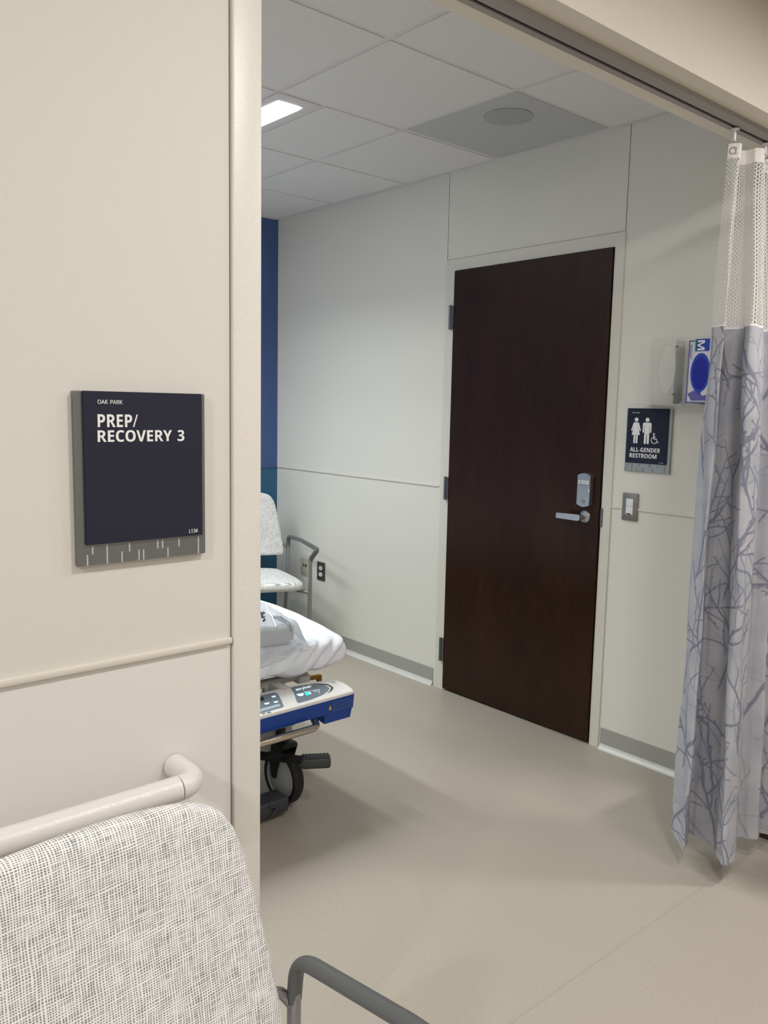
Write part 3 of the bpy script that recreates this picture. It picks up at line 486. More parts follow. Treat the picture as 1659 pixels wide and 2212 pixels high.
lb = done('status_label', bm, M_WHITE, lk, smooth=False)
bm = B(); text_into(bm, 'VACANT', -.007, .017, 1.1395, 1.144, 0.0228, 'r', mtx=fm); prism(bm, circ(-.015, 1.1405, .0028, .0036, 12), .0222, .0232, mtx=fm); prism(bm, [(-.019, 1.146), (-.017, 1.147), (-.013, 1.143), (-.014, 1.141)], .0222, .0232, mtx=fm)
done('lettering', bm, M_INK, lk, smooth=False)
bm = B(); lathe(bm, [(.0105, .021), (.0105, .026), (.009, .028), (0, .028)], 24, fm @ Matrix.Translation((0.0, 1.063, 0))); box(bm, -.002, .002, 1.055, 1.071, .027, .033, mtx=fm)
done('cylinder_turn', bm, M_STEEL, lk)
bm = B()
lathe(bm, [(0, 0), (.0265, 0), (.0265, .006), (.024, .009), (.012, .011), (.012, .040), (0, .040)], 32, fm @ Matrix.Translation((0.002, .993, 0)))
hd = done('lever_rose', bm, M_STEEL, d)
bm = B()
lv = [(0.002, .993, .010), (0.002, .993, .046)]
tt = B(); tube(tt, lv, .0095, 14); merge(bm, tt, fm)
t2 = B(); prism(t2, [(.000, .9785), (.008, .981), (.012, .987), (.012, .999), (.008, 1.0035), (.000, 1.005), (-.109, 1.002), (-.1115, 1.000), (-.1115, .981), (-.109, .979)], .044, .056, r=.003); merge(bm, t2, fm)
done('door_lever', bm, M_STEEL, d)
bm = B(); box(bm, 2.994, 2.9985, 2.033, 2.0420, .96, 1.04, mtx=dx); done('strike_lip', bm, M_STEELD, d, smooth=False)

# ================================================================== CEILING FITTINGS
def lamp_strip(name, x, label, y0=2.706, y1=4.366, wide=0.196, half=0.055, inset=0.065):
    t = thing(name, label, 'ceiling light', (x, (y0+y1)/2, ZC))
    yc = (y0+y1)/2; l = (y1-y0)/2
    bm = B()
    # frame tray with an opening for the lens
    a = wide/2; li = l-inset
    box(bm, -a, -half-.002, -l, l, -0.001, 0.010, r=.001, seg=1); box(bm, half+.002, a, -l, l, -0.001, 0.010, r=.001, seg=1)
    box(bm, -half-.002, half+.002, -l, -li-.002, -0.001, 0.010); box(bm, -half-.002, half+.002, li+.002, l, -0.001, 0.010)
    done('lamp_frame', bm, M_TEE, t, smooth=False)
    pts = []
    r = .025
    for (cx, cy, s) in ((half-r, li-r, 0), (-half+r, li-r, 1), (-half+r, -li+r, 2), (half-r, -li+r, 3)):
        pts += circ(cx, cy, r, n=6, a0=s*PI/2, a1=(s+1)*PI/2)
    bm = B(); prism(bm, pts, -0.004, 0.006, mtx=None); done('lamp_lens', bm, M_LENS, t)
    return t
lamp_strip('ceiling_light', 1.905, 'lit linear ceiling light in the tiled ceiling above the stretcher, nearer the door wall')
lamp_strip('ceiling_light', 0.95, 'second linear ceiling light on the hidden far side above the stretcher')
lamp_strip('ceiling_light', -0.333, 'wide fill light added to the ceiling on the hidden far side of the room', 2.706, 3.902, .584, .20, .10)
for (x, y), lb in zip(COR_POS, ('corridor ceiling light left of the viewer', 'corridor ceiling light above the navy room sign', 'corridor ceiling light beyond the curtain on the right', 'fill light added to the corridor ceiling behind the viewer', 'fill light added to the corridor ceiling in front of the opening header')):
    t = thing('corridor_light', lb, 'ceiling light', (x, y, 2.589))
    bm = B()
    box(bm, -.31, .31, -.085, -.052, -.012, 0.002); box(bm, -.31, .31, .052, .085, -.012, 0.002); box(bm, -.31, -.277, -.052, .052, -.012, .002); box(bm, .277, .31, -.052, .052, -.012, .002)
    done('lamp_frame', bm, M_TEE, t, smooth=False)
    bm = B(); box(bm, -.276, .276, -.051, .051, -.006, 0.001, r=.002); done('lamp_lens', bm, M_LENS, t)
# speaker panel
t = thing('ceiling_speaker', 'grey metal ceiling panel with a round perforated speaker grille', 'speaker', (2.707, 2.389, ZC))
bm = B(); box(bm, -.286, .277, -.293, .293, .001, .010, r=.001, seg=1); done('metal_panel', bm, M_SPK, t, smooth=False)
bm = B()
lathe(bm, [(.096, .001), (.096, -.002), (.090, -.0035), (0, -.0035)], 48, Matrix.Translation((2.597-2.707, 2.287-2.389, 0)))
gm = M_GRILLE; nt = gm.node_tree; tcn = nn(nt, 'ShaderNodeTexCoord'); sp_ = nn(nt, 'ShaderNodeSeparateXYZ'); nt.links.new(tcn.outputs['Object'], sp_.inputs[0])
fu = math_n(nt, 'SUBTRACT', math_n(nt, 'FRACT', math_n(nt, 'MULTIPLY', sp_.outputs[0], 150)), .5); fv = math_n(nt, 'SUBTRACT', math_n(nt, 'FRACT', math_n(nt, 'MULTIPLY', sp_.outputs[1], 150)), .5)
rad = math_n(nt, 'ADD', math_n(nt, 'MULTIPLY', fu, fu), math_n(nt, 'MULTIPLY', fv, fv)); hl = math_n(nt, 'LESS_THAN', rad, .09)
mxg = nn(nt, 'ShaderNodeMix', data_type='RGBA'); mxg.inputs['A'].default_value = lin((192, 192, 190)); mxg.inputs['B'].default_value = lin((110, 110, 109)); nt.links.new(hl, mxg.inputs['Factor'])
nt.links.new(mxg.outputs['Result'], nt.nodes['Principled BSDF'].inputs['Base Color'])
done('speaker_grille', bm, M_GRILLE, t)

# ================================================================== CURTAIN TRACK AND CURTAIN
t = thing('curtain_track', 'grey aluminium curtain track under the header of the opening', 'curtain track', (2.0, 1.305, 2.30))
bm = B(); ZT = 2.299-2.30
box(bm, -1.22, 1.25, -.036, -.001, ZT, .0119); box(bm, -1.22, 1.25, .011, .029, ZT, .0119); box(bm, -1.22, 1.25, -.001, .011, .009, .0119)
done('rail_channel', bm, M_TRACK, t, smooth=False)
bm = B(); box(bm, -1.22, 1.25, -.0008, .0108, ZT+.0035, ZT+.006); done('rail_slot', bm, M_SLOT, t, smooth=False)

CURT = [  # (x, y) of each fold line at hanging height, at eye level and at the hem
 ((2.460, 1.300), (2.451, 1.320), (2.473, 1.345)),
 ((2.477, 1.270), (2.396, 1.245), (2.347, 1.221)),
 ((2.545, 1.315), (2.515, 1.310), (2.505, 1.305)),
 ((2.560, 1.290), (2.535, 1.252), (2.467, 1.185)),
 ((2.550, 1.262), (2.410, 1.170), (2.395, 1.135)),
 ((2.570, 1.250), (2.437, 1.152), (2.391, 1.112)),
 ((2.596, 1.255), (2.524, 1.170), (2.453, 1.118)),
 ((2.680, 1.305), (2.660, 1.240), (2.600, 1.188)),
 ((2.705, 1.270), (2.655, 1.160), (2.628, 1.124)),
 ((2.780, 1.310), (2.715, 1.230), (2.682, 1.155)),
 ((2.800, 1.270), (2.722, 1.150), (2.704, 1.090)),
 ((2.870, 1.310), (2.748, 1.240), (2.745, 1.165)),
 ((2.890, 1.270), (2.752, 1.150), (2.748, 1.080))]
def smooth_poly(pts, n):
    """corner-rounded polyline resampled with n points per control span"""
    P = np.array(pts, float); K = len(P)
    # two rounds of corner cutting keep folds crisp but soft
    Q = P
    for _ in range(3):
        A = [Q[0]]
        for i in range(len(Q)-1):
            c = 0.16 if _ == 0 else 0.22
            A.append(Q[i]*(1-c)+Q[i+1]*c); A.append(Q[i]*c+Q[i+1]*(1-c))
        A.append(Q[-1]); Q = np.array(A)
    return Q
def curtain_surface():
    ncol = 600; hi, mid, lo = 2.24, 1.44, 0.068
    base = [smooth_poly([f[k] for f in CURT], 0) for k in range(3)]
    # common parameter from the middle section
    dd = np.concatenate([[0], np.cumsum(np.linalg.norm(np.diff(base[1], axis=0), axis=1))])
    dl = np.concatenate([[0], np.cumsum(np.linalg.norm(np.diff(base[2], axis=0), axis=1))])
    par = dd/dd[-1]*0.5+dl/dl[-1]*0.5
    q = np.linspace(0, 1, ncol)
    sec = [np.stack([np.interp(q, par, b[:, 0]), np.interp(q, par, b[:, 1])], 1) for b in base]
    L = dl[-1]
    return q, sec, L, (hi, mid, lo)
Q_, SEC, LEN, (ZH, ZM, ZL) = curtain_surface()
def csec(z):
    t = (z-ZL)/(ZH-ZL); tm = (ZM-ZL)/(ZH-ZL)
    a = (t-tm)*(t-1)/((0-tm)*(0-1)); b = (t-0)*(t-1)/((tm)*(tm-1)); c = (t-0)*(t-tm)/((1)*(1-tm))
    if t > tm:   # straight between eye level and the top to keep the folds inside their envelope
        k = (t-tm)/(1-tm); return SEC[1]*(1-k)+SEC[0]*k
    k = t/tm; return SEC[2]*(1-k)+SEC[1]*k
cur = thing('privacy_curtain', 'pale grey hospital privacy curtain with branch print and white netting top', 'curtain', (2.6, 1.25, 0))
OFF = np.array([2.6, 1.25, 0.0])
def curtain_part(name, z0, z1, nrow, material, ragged=None):
    zs = np.linspace(z0, z1, nrow); nc = len(Q_); V = np.zeros((nrow, nc, 3))
    for i, z in enumerate(zs):
        s = csec(z); V[i, :, 0] = s[:, 0]; V[i, :, 1] = s[:, 1]; V[i, :, 2] = z
        V[i, :, 1] += 0.0035*np.sin(Q_*55+z*7)+0.002*np.sin(Q_*23-z*13)
    if ragged is not None: V[:, :, 2] += ragged(zs[:, None], Q_[None, :])
    me = bpy.data.meshes.new(name); idx = np.arange(nrow*nc).reshape(nrow, nc)
    F = np.stack([idx[:-1, :-1], idx[:-1, 1:], idx[1:, 1:], idx[1:, :-1]], -1).reshape(-1, 4)
    me.vertices.add(nrow*nc); me.vertices.foreach_set('co', (V-OFF).astype(np.float32).ravel())
    me.loops.add(F.size); me.loops.foreach_set('vertex_index', F.ravel().astype(np.int32))
    me.polygons.add(len(F)); me.polygons.foreach_set('loop_start', (np.arange(len(F))*4).astype(np.int32))
    me.polygons.foreach_set('use_smooth', [True]*len(F))
    me.update(calc_edges=True); me.validate()
    uv = me.uv_layers.new(name='UVMap'); S, Z = np.meshgrid(Q_*LEN, zs)
    U = np.stack([S.ravel(), Z.ravel()], 1)[F.ravel()]; uv.data.foreach_set('uv', U.astype(np.float32).ravel())
    o = link(name, me, material, cur); return o, S, Z
net, _, _ = curtain_part('netting_panel', 1.706, 2.24, 60, M_NET)
fab, S_, Z_ = curtain_part('printed_panel', 0.068, 1.706, 760, M_PRINT)
# printed branches: wandering stems with twigs and buds, drawn into a colour attribute on the cloth
inkA = np.zeros(S_.shape, np.float32); inkB = np.zeros(S_.shape, np.float32)
s_ax = S_[0]; z_ax = Z_[:, 0]
def stroke(ink, p, q, r0, r1, val=1.0):
    lo_s, hi_s = min(p[0], q[0])-.02, max(p[0], q[0])+.02; lo_z, hi_z = min(p[1], q[1])-.02, max(p[1], q[1])+.02
    i0, i1 = np.searchsorted(z_ax, [lo_z, hi_z]); j0, j1 = np.searchsorted(s_ax, [lo_s, hi_s])
    if i1 <= i0 or j1 <= j0: return
    X = s_ax[None, j0:j1]; Y = z_ax[i0:i1, None]; dx_, dy_ = q[0]-p[0], q[1]-p[1]; L2 = dx_*dx_+dy_*dy_+1e-12
    t = np.clip(((X-p[0])*dx_+(Y-p[1])*dy_)/L2, 0, 1)
    d_ = np.hypot(X-p[0]-t*dx_, Y-p[1]-t*dy_)-(r0+(r1-r0)*t)
    ink[i0:i1, j0:j1] = np.maximum(ink[i0:i1, j0:j1], val*np.clip(.5-d_/.0026, 0, 1))
def branch(ink, x, z, ang, r, length, depth, val):
    n = max(3, int(length/.022)); p = (x, z); rr = r*.3 if depth == 2 else r
    for k in range(n):
        ang += random.uniform(-.28, .28); st = length/n
        q = (p[0]+math.cos(ang)*st, p[1]+math.sin(ang)*st); r2 = max(.0021, r*(.25+.75*math.sin(PI*min(1, .12+.88*(k+1)/n))) if depth == 2 else r*(1-.5*(k+1)/n))
        stroke(ink, p, q, rr, r2, val)
        if random.random() < .30:
            a2 = ang+random.choice((-1, 1))*random.uniform(.5, 1.2); e = random.uniform(.004, .010)
            stroke(ink, q, (q[0]+math.cos(a2)*e, q[1]+math.sin(a2)*e), r2*1.1, r2*1.25 if random.random() < .6 else .002, val)
        if depth > 0 and k > 0 and random.random() < .24:
            branch(ink, q[0], q[1], ang+random.choice((-1, 1))*random.uniform(.6, 1.2), r2*.72, length*random.uniform(.35, .6), depth-1, val)
        p = q; rr = r2
x = 0.02
while x < LEN+.05:
    z = random.uniform(-.1, .25)
    while z < 1.75:
        branch(inkA, x+random.uniform(-.04, .04), z, PI/2+random.uniform(-.5, .5), random.uniform(.0046, .0066), random.uniform(.26, .40), 2, 1.0)
        z += random.uniform(.27, .37)
    z = random.uniform(0, .2)
    while z < 1.75:
        branch(inkB, x+random.uniform(-.08, .08), z, PI/2+random.uniform(-1.2, 1.2), random.uniform(.003, .005), random.uniform(.16, .3), 1, .8)
        z += random.uniform(.3, .5)
    x += random.uniform(.12, .16)
ca = fab.data.color_attributes.new('print', 'FLOAT_COLOR', 'POINT')
C4 = np.zeros((inkA.size, 4), np.float32); C4[:, 0] = inkA.ravel(); C4[:, 1] = inkB.ravel(); C4[:, 3] = 1
ca.data.foreach_set('color', C4.ravel())
# hooks, carriers and grommets
def hook(qi, y_push=-.006):
    j = int(qi*(len(Q_)-1)); s = csec(2.215)[j]; a = csec(2.215)[min(j+3, len(Q_)-1)]-csec(2.215)[max(j-3, 0)]
    ang = math.atan2(a[1], a[0]); px, py = s[0]-OFF[0], s[1]-OFF[1]
    Mx = Matrix.Translation((px, py, 2.218)) @ Matrix.Rotation(ang, 4, 'Z') @ Matrix.Rotation(PI/2, 4, 'X')
    bm = B()
    prof = [(.0055+.0035+.0035*math.cos(k*2*PI/10), .0022*math.sin(k*2*PI/10)) for k in range(11)]
    lathe(bm, prof, 24, Mx); gmt = done('grommet', bm, M_STEEL, cur)
    yc = 1.310-OFF[1]; cx = s[0]*1.310/s[1]-OFF[0]                # the carrier rides in the slot above the grommet
    bm = B()
    tube(bm, fillet([(px, py+.006, 2.221), (px, py-.006, 2.222), ((px+cx)/2, (py+yc)/2, 2.243), (cx+.002, yc, 2.266)], .006, 4), .0011, 8)
    hk = done('hook', bm, M_STEEL, cur)
    bm = B(); box(bm, cx-.004, cx+.006, yc-.003, yc+.003, 2.258, 2.293, r=.002)
    lathe(bm, [(0, 2.2915), (.013, 2.2925), (.012, 2.2955), (0, 2.2962)], 20, Matrix.Translation((cx+.001, yc, 0)))
    done('carrier', bm, M_WHITE, hk)
def q_at(i): # parameter of control fold i
    P = np.array([f[2] for f in CURT]); dd = np.concatenate([[0], np.cumsum(np.linalg.norm(np.diff(P, axis=0), axis=1))]); return dd/dd[-1]
QF = q_at(0)
for q in (QF[0]*.62+QF[1]*.38, QF[5]*.4+QF[6]*.6, QF[7]*.8+QF[8]*.2, QF[9]): hook(q)

# dark cabinet behind the curtain
t = thing('low_cabinet', 'dark brown wooden cabinet base showing under the curtain hem', 'cabinet', (3.02, 0.98, 0))
bm = B(); box(bm, -.235, .24, -.22, .22, .0, .80, r=.003, seg=1); done('cabinet_body', bm, M_WOODCAB, t, smooth=False)
bm = B(); box(bm, -.240, .25, -.23, .225, .80, .83, r=.004, seg=2); done('cabinet_top', bm, M_WOODCAB, t)

# ================================================================== SIGNS
def ticks(lst, w, material, parent):
    for (x, za, zb) in lst:
        bm = B(); box(bm, x-.0011, x+.0011, zb, za, w-.0003, w+.0004); done('tick_mark', bm, material, parent, smooth=False)
# room sign
SX, SZ = 0.5575, 1.333
sg = thing('room_sign', 'navy room sign with silver edge reading PREP/RECOVERY 3 on the corridor wall', 'sign', mtx=frame_front(SX, YW, SZ))
def L(x, z): return (x-SX, z-SZ)
bm = B(); box(bm, .4535-SX, .6620-SX, 1.2055-SZ, 1.4605-SZ, 0, .010, r=.0008, seg=1); done('sign_backplate', bm, M_SILVER, sg, smooth=False)
bm = B(); box(bm, .4655-SX, .6548-SX, 1.237-SZ, 1.4608-SZ, .010, .0145, r=.0006, seg=1); pl = done('sign_face', bm, M_SIGN, sg, smooth=False)
for body, xa, xb, za, zb, face in (('OAK PARK', .4865, .5240, 1.4425, 1.4485, 'r'), ('PREP/', .4860, .5475, 1.4090, 1.4275, 'b'), ('RECOVERY 3', .4855, .6235, 1.3873, 1.4045, 'b'), ('L134', .6305, .6455, 1.2415, 1.2475, 'r')):
    bm = B(); text_into(bm, body, xa-SX, xb-SX, za-SZ, zb-SZ, .0145, face, thick=.0008); done('lettering', bm, M_LETTER, pl, smooth=False)
bm = B()
braille = '1234 1235 15 1234 34 0 1235 15 14 135 1236 15 1235 13456 0 3456 14'.split()
bx = .4855
for c in braille:
    for dch in c:
        if dch == '0': continue
        k = int(dch); dxx = 0 if k < 4 else .0021; dz = ((k-1) % 3)*.0027
        lathe(bm, [(.0008, 0), (.0006, .0004), (0, .0006)], 8, Matrix.Translation((bx+dxx-SX, 1.3785-dz-SZ, .0144)))
    bx += .0056
done('braille_dots', bm, M_SIGN, pl)
ticks([(x-SX, a-SZ, b-SZ) for x, a, b in ((.468, 1.222, 1.2062), (.476, 1.2345, 1.222), (.498, 1.2355, 1.2062), (.521, 1.222, 1.2062), (.533, 1.2345, 1.221), (.548, 1.222, 1.2062), (.5555, 1.222, 1.2062), (.579, 1.2345, 1.221), (.587, 1.2345, 1.221), (.596, 1.221, 1.2062), (.615, 1.2345, 1.221), (.649, 1.235, 1.2062))], .010, M_TICKL, sg)
# restroom sign
RY, RZ = 1.8380, 1.333
rs = thing('restroom_sign', 'small dark restroom sign with figures reading ALL-GENDER RESTROOM beside the door', 'sign', mtx=frame_right(XD, RY, RZ))
def U(y): return RY-y
bm = B(); box(bm, U(1.9395), U(1.7375), 1.2065-RZ, 1.4605-RZ, 0, .010, r=.0008, seg=1); done('sign_backplate', bm, M_SILVER2, rs, smooth=False)
bm = B(); box(bm, U(1.9345), U(1.7500), 1.2415-RZ, 1.4608-RZ, .010, .014, r=.0006, seg=1); rf = done('sign_face', bm, M_SIGN2, rs, smooth=False)
bm = B(); W = .014
bm.free()
for body, ya, yb, za, zb, face in (('OAK PARK', 1.913, 1.880, 1.441, 1.4455, 'r'), ('ALL-GENDER', 1.9145, 1.7795, 1.2870, 1.3045, 'b'), ('RESTROOM', 1.9155, 1.7935, 1.2630, 1.2805, 'b'), ('L134A', 1.782, 1.762, 1.247, 1.250, 'r')):
    bm = B(); text_into(bm, body, U(ya), U(yb), za-RZ, zb-RZ, W, face); done('lettering', bm, M_LETTER, rf, smooth=False)
bm = B(); a, b_ = W-.0002, W+.0008
def fig(cy, pts): prism(bm, [(U(cy)+p[0], p[1]-RZ) for p in pts], a, b_)
# woman
cy = 1.892; prism(bm, circ(U(cy), 1.416-RZ, .0085), a, b_)
fig(cy, [(-.008, 1.405), (.008, 1.405), (.012, 1.403), (.0135, 1.399), (.0225, 1.372), (.0195, 1.3705), (.0165, 1.371), (.0095, 1.3915), (.0185, 1.3545), (-.0185, 1.3545), (-.0095, 1.3915), (-.0165, 1.371), (-.0195, 1.3705), (-.0225, 1.372), (-.0135, 1.399), (-.012, 1.403)])
for s in (-1, 1): fig(cy, [(s*.0012, 1.3555), (s*.0098, 1.3555), (s*.0092, 1.3225), (s*.0075, 1.3205), (s*.0035, 1.3205), (s*.0018, 1.3225)])
# man
cy = 1.8425; prism(bm, circ(U(cy), 1.416-RZ, .0085), a, b_)
fig(cy, [(-.014, 1.405), (.014, 1.405), (.0182, 1.4025), (.0195, 1.398), (.0195, 1.3665), (.0175, 1.3645), (.0150, 1.3645), (.0130, 1.3665), (.0130, 1.394), (.0112, 1.394), (.0112, 1.358), (-.0112, 1.358), (-.0112, 1.394), (-.0130, 1.394), (-.0130, 1.3665), (-.0150, 1.3645), (-.0175, 1.3645), (-.0195, 1.3665), (-.0195, 1.398), (-.0182, 1.4025)])
for s in (-1, 1): fig(cy, [(s*.0011, 1.3590), (s*.0112, 1.3590), (s*.0110, 1.3225), (s*.009, 1.3195), (s*.0042, 1.3195), (s*.0022, 1.3225)])
# wheelchair
cy = 1.806; prism(bm, circ(U(cy)-.0045, 1.3605-RZ, .0039, n=16), a, b_)
ring = circ(0, 0, .0145, n=22, a0=math.radians(112), a1=math.radians(345)); ring2 = circ(0, 0, .0118, n=22, a0=math.radians(112), a1=math.radians(345))
fig(cy, [(p[0]-.002, p[1]+1.3365) for p in ring+ring2[::-1]])
fig(cy, [(-.0070, 1.3560), (-.0030, 1.3560), (-.0022, 1.3500), (.0050, 1.3500), (.0050, 1.3475), (-.0018, 1.3475), (-.0014, 1.3425), (.0085, 1.3425), (.0135, 1.3290), (.0175, 1.3308), (.0182, 1.3282), (.0118, 1.3252), (.0065, 1.3392), (-.0052, 1.3392)])
done('pictograms', bm, M_LETTER, rf, smooth=False)
ticks([(U(y), p-RZ, q-RZ) for y, p, q in ((1.933, 1.224, 1.208), (1.925, 1.238, 1.226), (1.904, 1.238, 1.208), (1.883, 1.222, 1.208), (1.872, 1.238, 1.226), (1.857, 1.222, 1.208), (1.850, 1.222, 1.208), (1.827, 1.238, 1.226), (1.820, 1.238, 1.226), (1.811, 1.222, 1.208), (1.792, 1.238, 1.226), (1.758, 1.239, 1.208))], .010, M_TICKD, rs)

# ================================================================== SWITCH AND OUTLETS
def plate(name, label, cat, y, z, hw, hh, material, dep=.006):
    t = thing(name, label, cat, mtx=frame_right(XD, y, z))
    bm = B(); box(bm, -hw, hw, -hh, hh, 0, dep, r=.0022, seg=2); done('wall_plate', bm, material, t); return t
sw = plate('light_switch', 'brushed metal light switch with white rocker below the restroom sign', 'switch', 1.905, 1.060, .0355, .0565, M_SWITCH, .009)
bm = B(); box(bm, -.0165, .0165, .003, .0335, .008, .0115, r=.0012, seg=1); box(bm, -.0165, .0165, -.0325, .002, .008, .0112, r=.0012, seg=1); rk = done('rocker', bm, M_WHITE, sw)
bm = B(); box(bm, -.011, .009, -.031, -.0265, .0111, .0119); done('sensor_window', bm, M_BLACK, sw, smooth=False)
bm = B(); lathe(bm, [(.0035, .0088), (.003, .0098), (0, .0100)], 14, Matrix.Translation((0, -.047, 0))); done('screw', bm, M_STEELD, sw)
o1 = plate('data_outlet', 'beige data outlet low on the wall behind the far chair arm', 'outlet', 4.178, .446, .040, .052, M_OUTB)
bm = B(); box(bm, -.015, -.004, .006, .020, .0055, .0066); box(bm, .007, .020, .002, .021, .0055, .0066); done('jack', bm, M_INK, o1, smooth=False)
o2 = plate('power_outlet', 'dark power outlet with two white sockets right of the far chair', 'outlet', 4.010, .4475, .0385, .0565, M_OUTD)
for zz in (.0195, -.0195):
    bm = B(); pts = circ(0, zz, .0165, .0135, 28); prism(bm, [(x_*1.05, min(max(y_, zz-.0125), zz+.0125)) for x_, y_ in pts], .005, .0085)
    k = done('socket', bm, M_WHITE, o2)
    bm = B(); box(bm, -.0075, -.005, zz-.001, zz+.007, .0083, .0088); box(bm, .005, .0075, zz-.001, zz+.006, .0083, .0088); prism(bm, circ(0, zz-.006, .0022, n=10), .0083, .0088); done('slots', bm, M_INK, k, smooth=False)

# ================================================================== GLOVE HOLDER AND GLOVE BOX (door wall)
gx = XD
gh = thing('glove_holder', 'clear acrylic glove box holder on the wall above the restroom sign', 'glove holder', mtx=frame_right(XD, 1.66, 1.605))
DEP = .098
def V_(y): return 1.66-y
def oval(y, z, ry, rz, n=40): return [(V_(y)+ry*math.cos(2*PI*k/n), z-1.605+rz*math.sin(2*PI*k/n)) for k in range(n)]
bm = B(); box(bm, V_(1.842), V_(1.36), -.127, .131, .0, .003); done('back_panel', bm, M_ACR, gh, smooth=False)
bm = B(); box(bm, V_(1.848), V_(1.36), -.132, -.127, .0, DEP+.004, mi=0); done('shelf', bm, M_ACRE, gh, smooth=False)
for yv, zt in ((1.842, .131), (1.688, .131), (1.520, .131)):
    bm = B(); box(bm, V_(yv)-.0015, V_(yv)+.0015, -.127, zt-.02, .003, DEP); done('divider', bm, M_ACR, gh, smooth=False)
# front panel of the empty bay, with its oval opening
bm = B(); ov = oval(1.722, 1.611, .036, .092, 48); x0, x1, z0, z1 = V_(1.793), V_(1.652), -.127, .119
outer = []
for k in range(48):
    c_, s_ = math.cos(2*PI*k/48), math.sin(2*PI*k/48); cx0, cz0 = V_(1.722), .006
    sc_ = min(((x1-cx0) if c_ > 0 else (x0-cx0))/c_ if abs(c_) > 1e-6 else 9, ((z1-cz0) if s_ > 0 else (z0-cz0))/s_ if abs(s_) > 1e-6 else 9)
    outer.append((cx0+c_*sc_, cz0+s_*sc_))
for w_ in (DEP, DEP+.003):
    A_ = [bm.verts.new((p[0], p[1], w_)) for p in ov]; O_ = [bm.verts.new((p[0], p[1], w_)) for p in outer]
    for k in range(48): bm.faces.new((A_[k], A_[(k+1) % 48], O_[(k+1) % 48], O_[k]))
    if w_ == DEP: A0, O0 = A_, O_
for k in range(48):
    bm.faces.new((A0[k], A0[(k+1) % 48], A_[(k+1) % 48], A_[k])); bm.faces.new((O0[k], O0[(k+1) % 48], O_[(k+1) % 48], O_[k]))
done('front_panel', bm, M_ACR, gh, smooth=False)
bm = B(); tube(bm, [(p[0], p[1], DEP+.0015) for p in ov+ov[:1]], .0014, 8, caps=False); done('opening_rim', bm, M_ACRE, gh)
for (yv, zv) in ((1.742, 1.700), (1.745, 1.518)):
    bm = B(); lathe(bm, [(.0048, .003), (.0044, .006), (.002, .0072), (0, .0072)], 18, Matrix.Translation((V_(yv), zv-1.605, 0))); done('screw', bm, M_STEELD, gh)
gb = thing('glove_box', 'white and purple cardboard box of blue gloves in the clear holder by the curtain', 'glove box', mtx=frame_right(XD-.004, 1.66, 1.605))
bx0, bx1, bz0, bz1 = V_(1.641), V_(1.50), -.122, .107
bm = B(); box(bm, bx0, bx1, bz0, bz1, .004, .088, r=.001, seg=1); cb_ = done('carton', bm, M_BOXW, gb, smooth=False)
bm = B(); f0, f1 = .0878, .0888
box(bm, bx0+.0005, bx0+.005, bz0+.005, bz1-.005, f0, f1); box(bm, bx0, V_(1.618), bz1-.005, bz1, f0, f1); box(bm, bx0, bx1, bz0, bz0+.005, f0, f1)
prism(bm, [(V_(1.635), -.088), (V_(1.6), -.070), (V_(1.575), -.096), (V_(1.545), -.085), (V_(1.54), -.112), (V_(1.619), -.113)], f0, f1)
done('purple_print', bm, M_PURP, cb_, smooth=False)
bm = B(); box(bm, V_(1.612), V_(1.560), .067, bz1+.004, f0, f1+.0006); done('blue_print', bm, M_BOXB, cb_, smooth=False)
bm = B(); box(bm, V_(1.617), V_(1.611), .067, bz1+.004, f0, f1+.0006); done('green_print', bm, M_BOXG, cb_, smooth=False)
bm = B(); rot = Matrix.Translation((V_(1.5905), .088, 0)) @ Matrix.Rotation(-PI/2, 4, 'Z')
text_into(bm, 'M', -.0180, .0180, -.0155, .0120, f1+.0006, 'b', mtx=rot); done('lettering', bm, M_LETTER, cb_, smooth=False)
bm = B(); prism(bm, oval(1.590, 1.594, .038, .071), f0, f1+.0003); prism(bm, [(V_(1.607), -.068), (V_(1.573), -.068), (V_(1.590), -.094)], f0, f1+.0001); lin_ = done('blue_rim', bm, M_BOXB, cb_, smooth=False)
bm = B()  # gloves bulging inside the opening
t_ = B(); bmesh.ops.create_uvsphere(t_, u_segments=28, v_segments=18, radius=1.0)
for v in t_.verts:
    nrm = 1+.10*math.sin(v.co.y*7+v.co.x*5)+.06*math.sin(v.co.y*15-v.co.x*9)
    v.co = Vector((V_(1.590)+v.co.x*.031, -.013+v.co.y*.062, .0878+v.co.z*.0045*nrm))
merge(bm, t_); done('gloves', bm, M_GLOVE_SHADED, gb)
bm = B(); box(bm, V_(1.634), V_(1.632), .045, .092, f0, f1); box(bm, V_(1.629), V_(1.6275), .035, .092, f0, f1); done('small_print', bm, M_PURP, cb_, smooth=False)

# ================================================================== HANDRAIL
hr = thing('handrail', 'white textured wall handrail with rounded end behind the near chair', 'handrail', (0, 1.125, .857))
bm = B(); tube(bm, [(-3.1, 0, 0), (.5728, 0, 0)], .0195, 28); done('rail', bm, M_HAND, hr)
bm = B()
arc = [(.5735, 0, 0)]+[(.573+.034*math.sin(a_), .034-.034*math.cos(a_), 0) for a_ in [PI/2*k/10 for k in range(1, 11)]]+[(.607, .078, 0)]
tube(bm, arc, .0195, 28); done('end_return', bm, M_HAND, hr)
for xb in (-.35, -1.6):
    bm = B(); tube(bm, [(xb, .010, -.010), (xb, .082, -.010)], .014, 14); done('bracket', bm, M_HAND, hr)

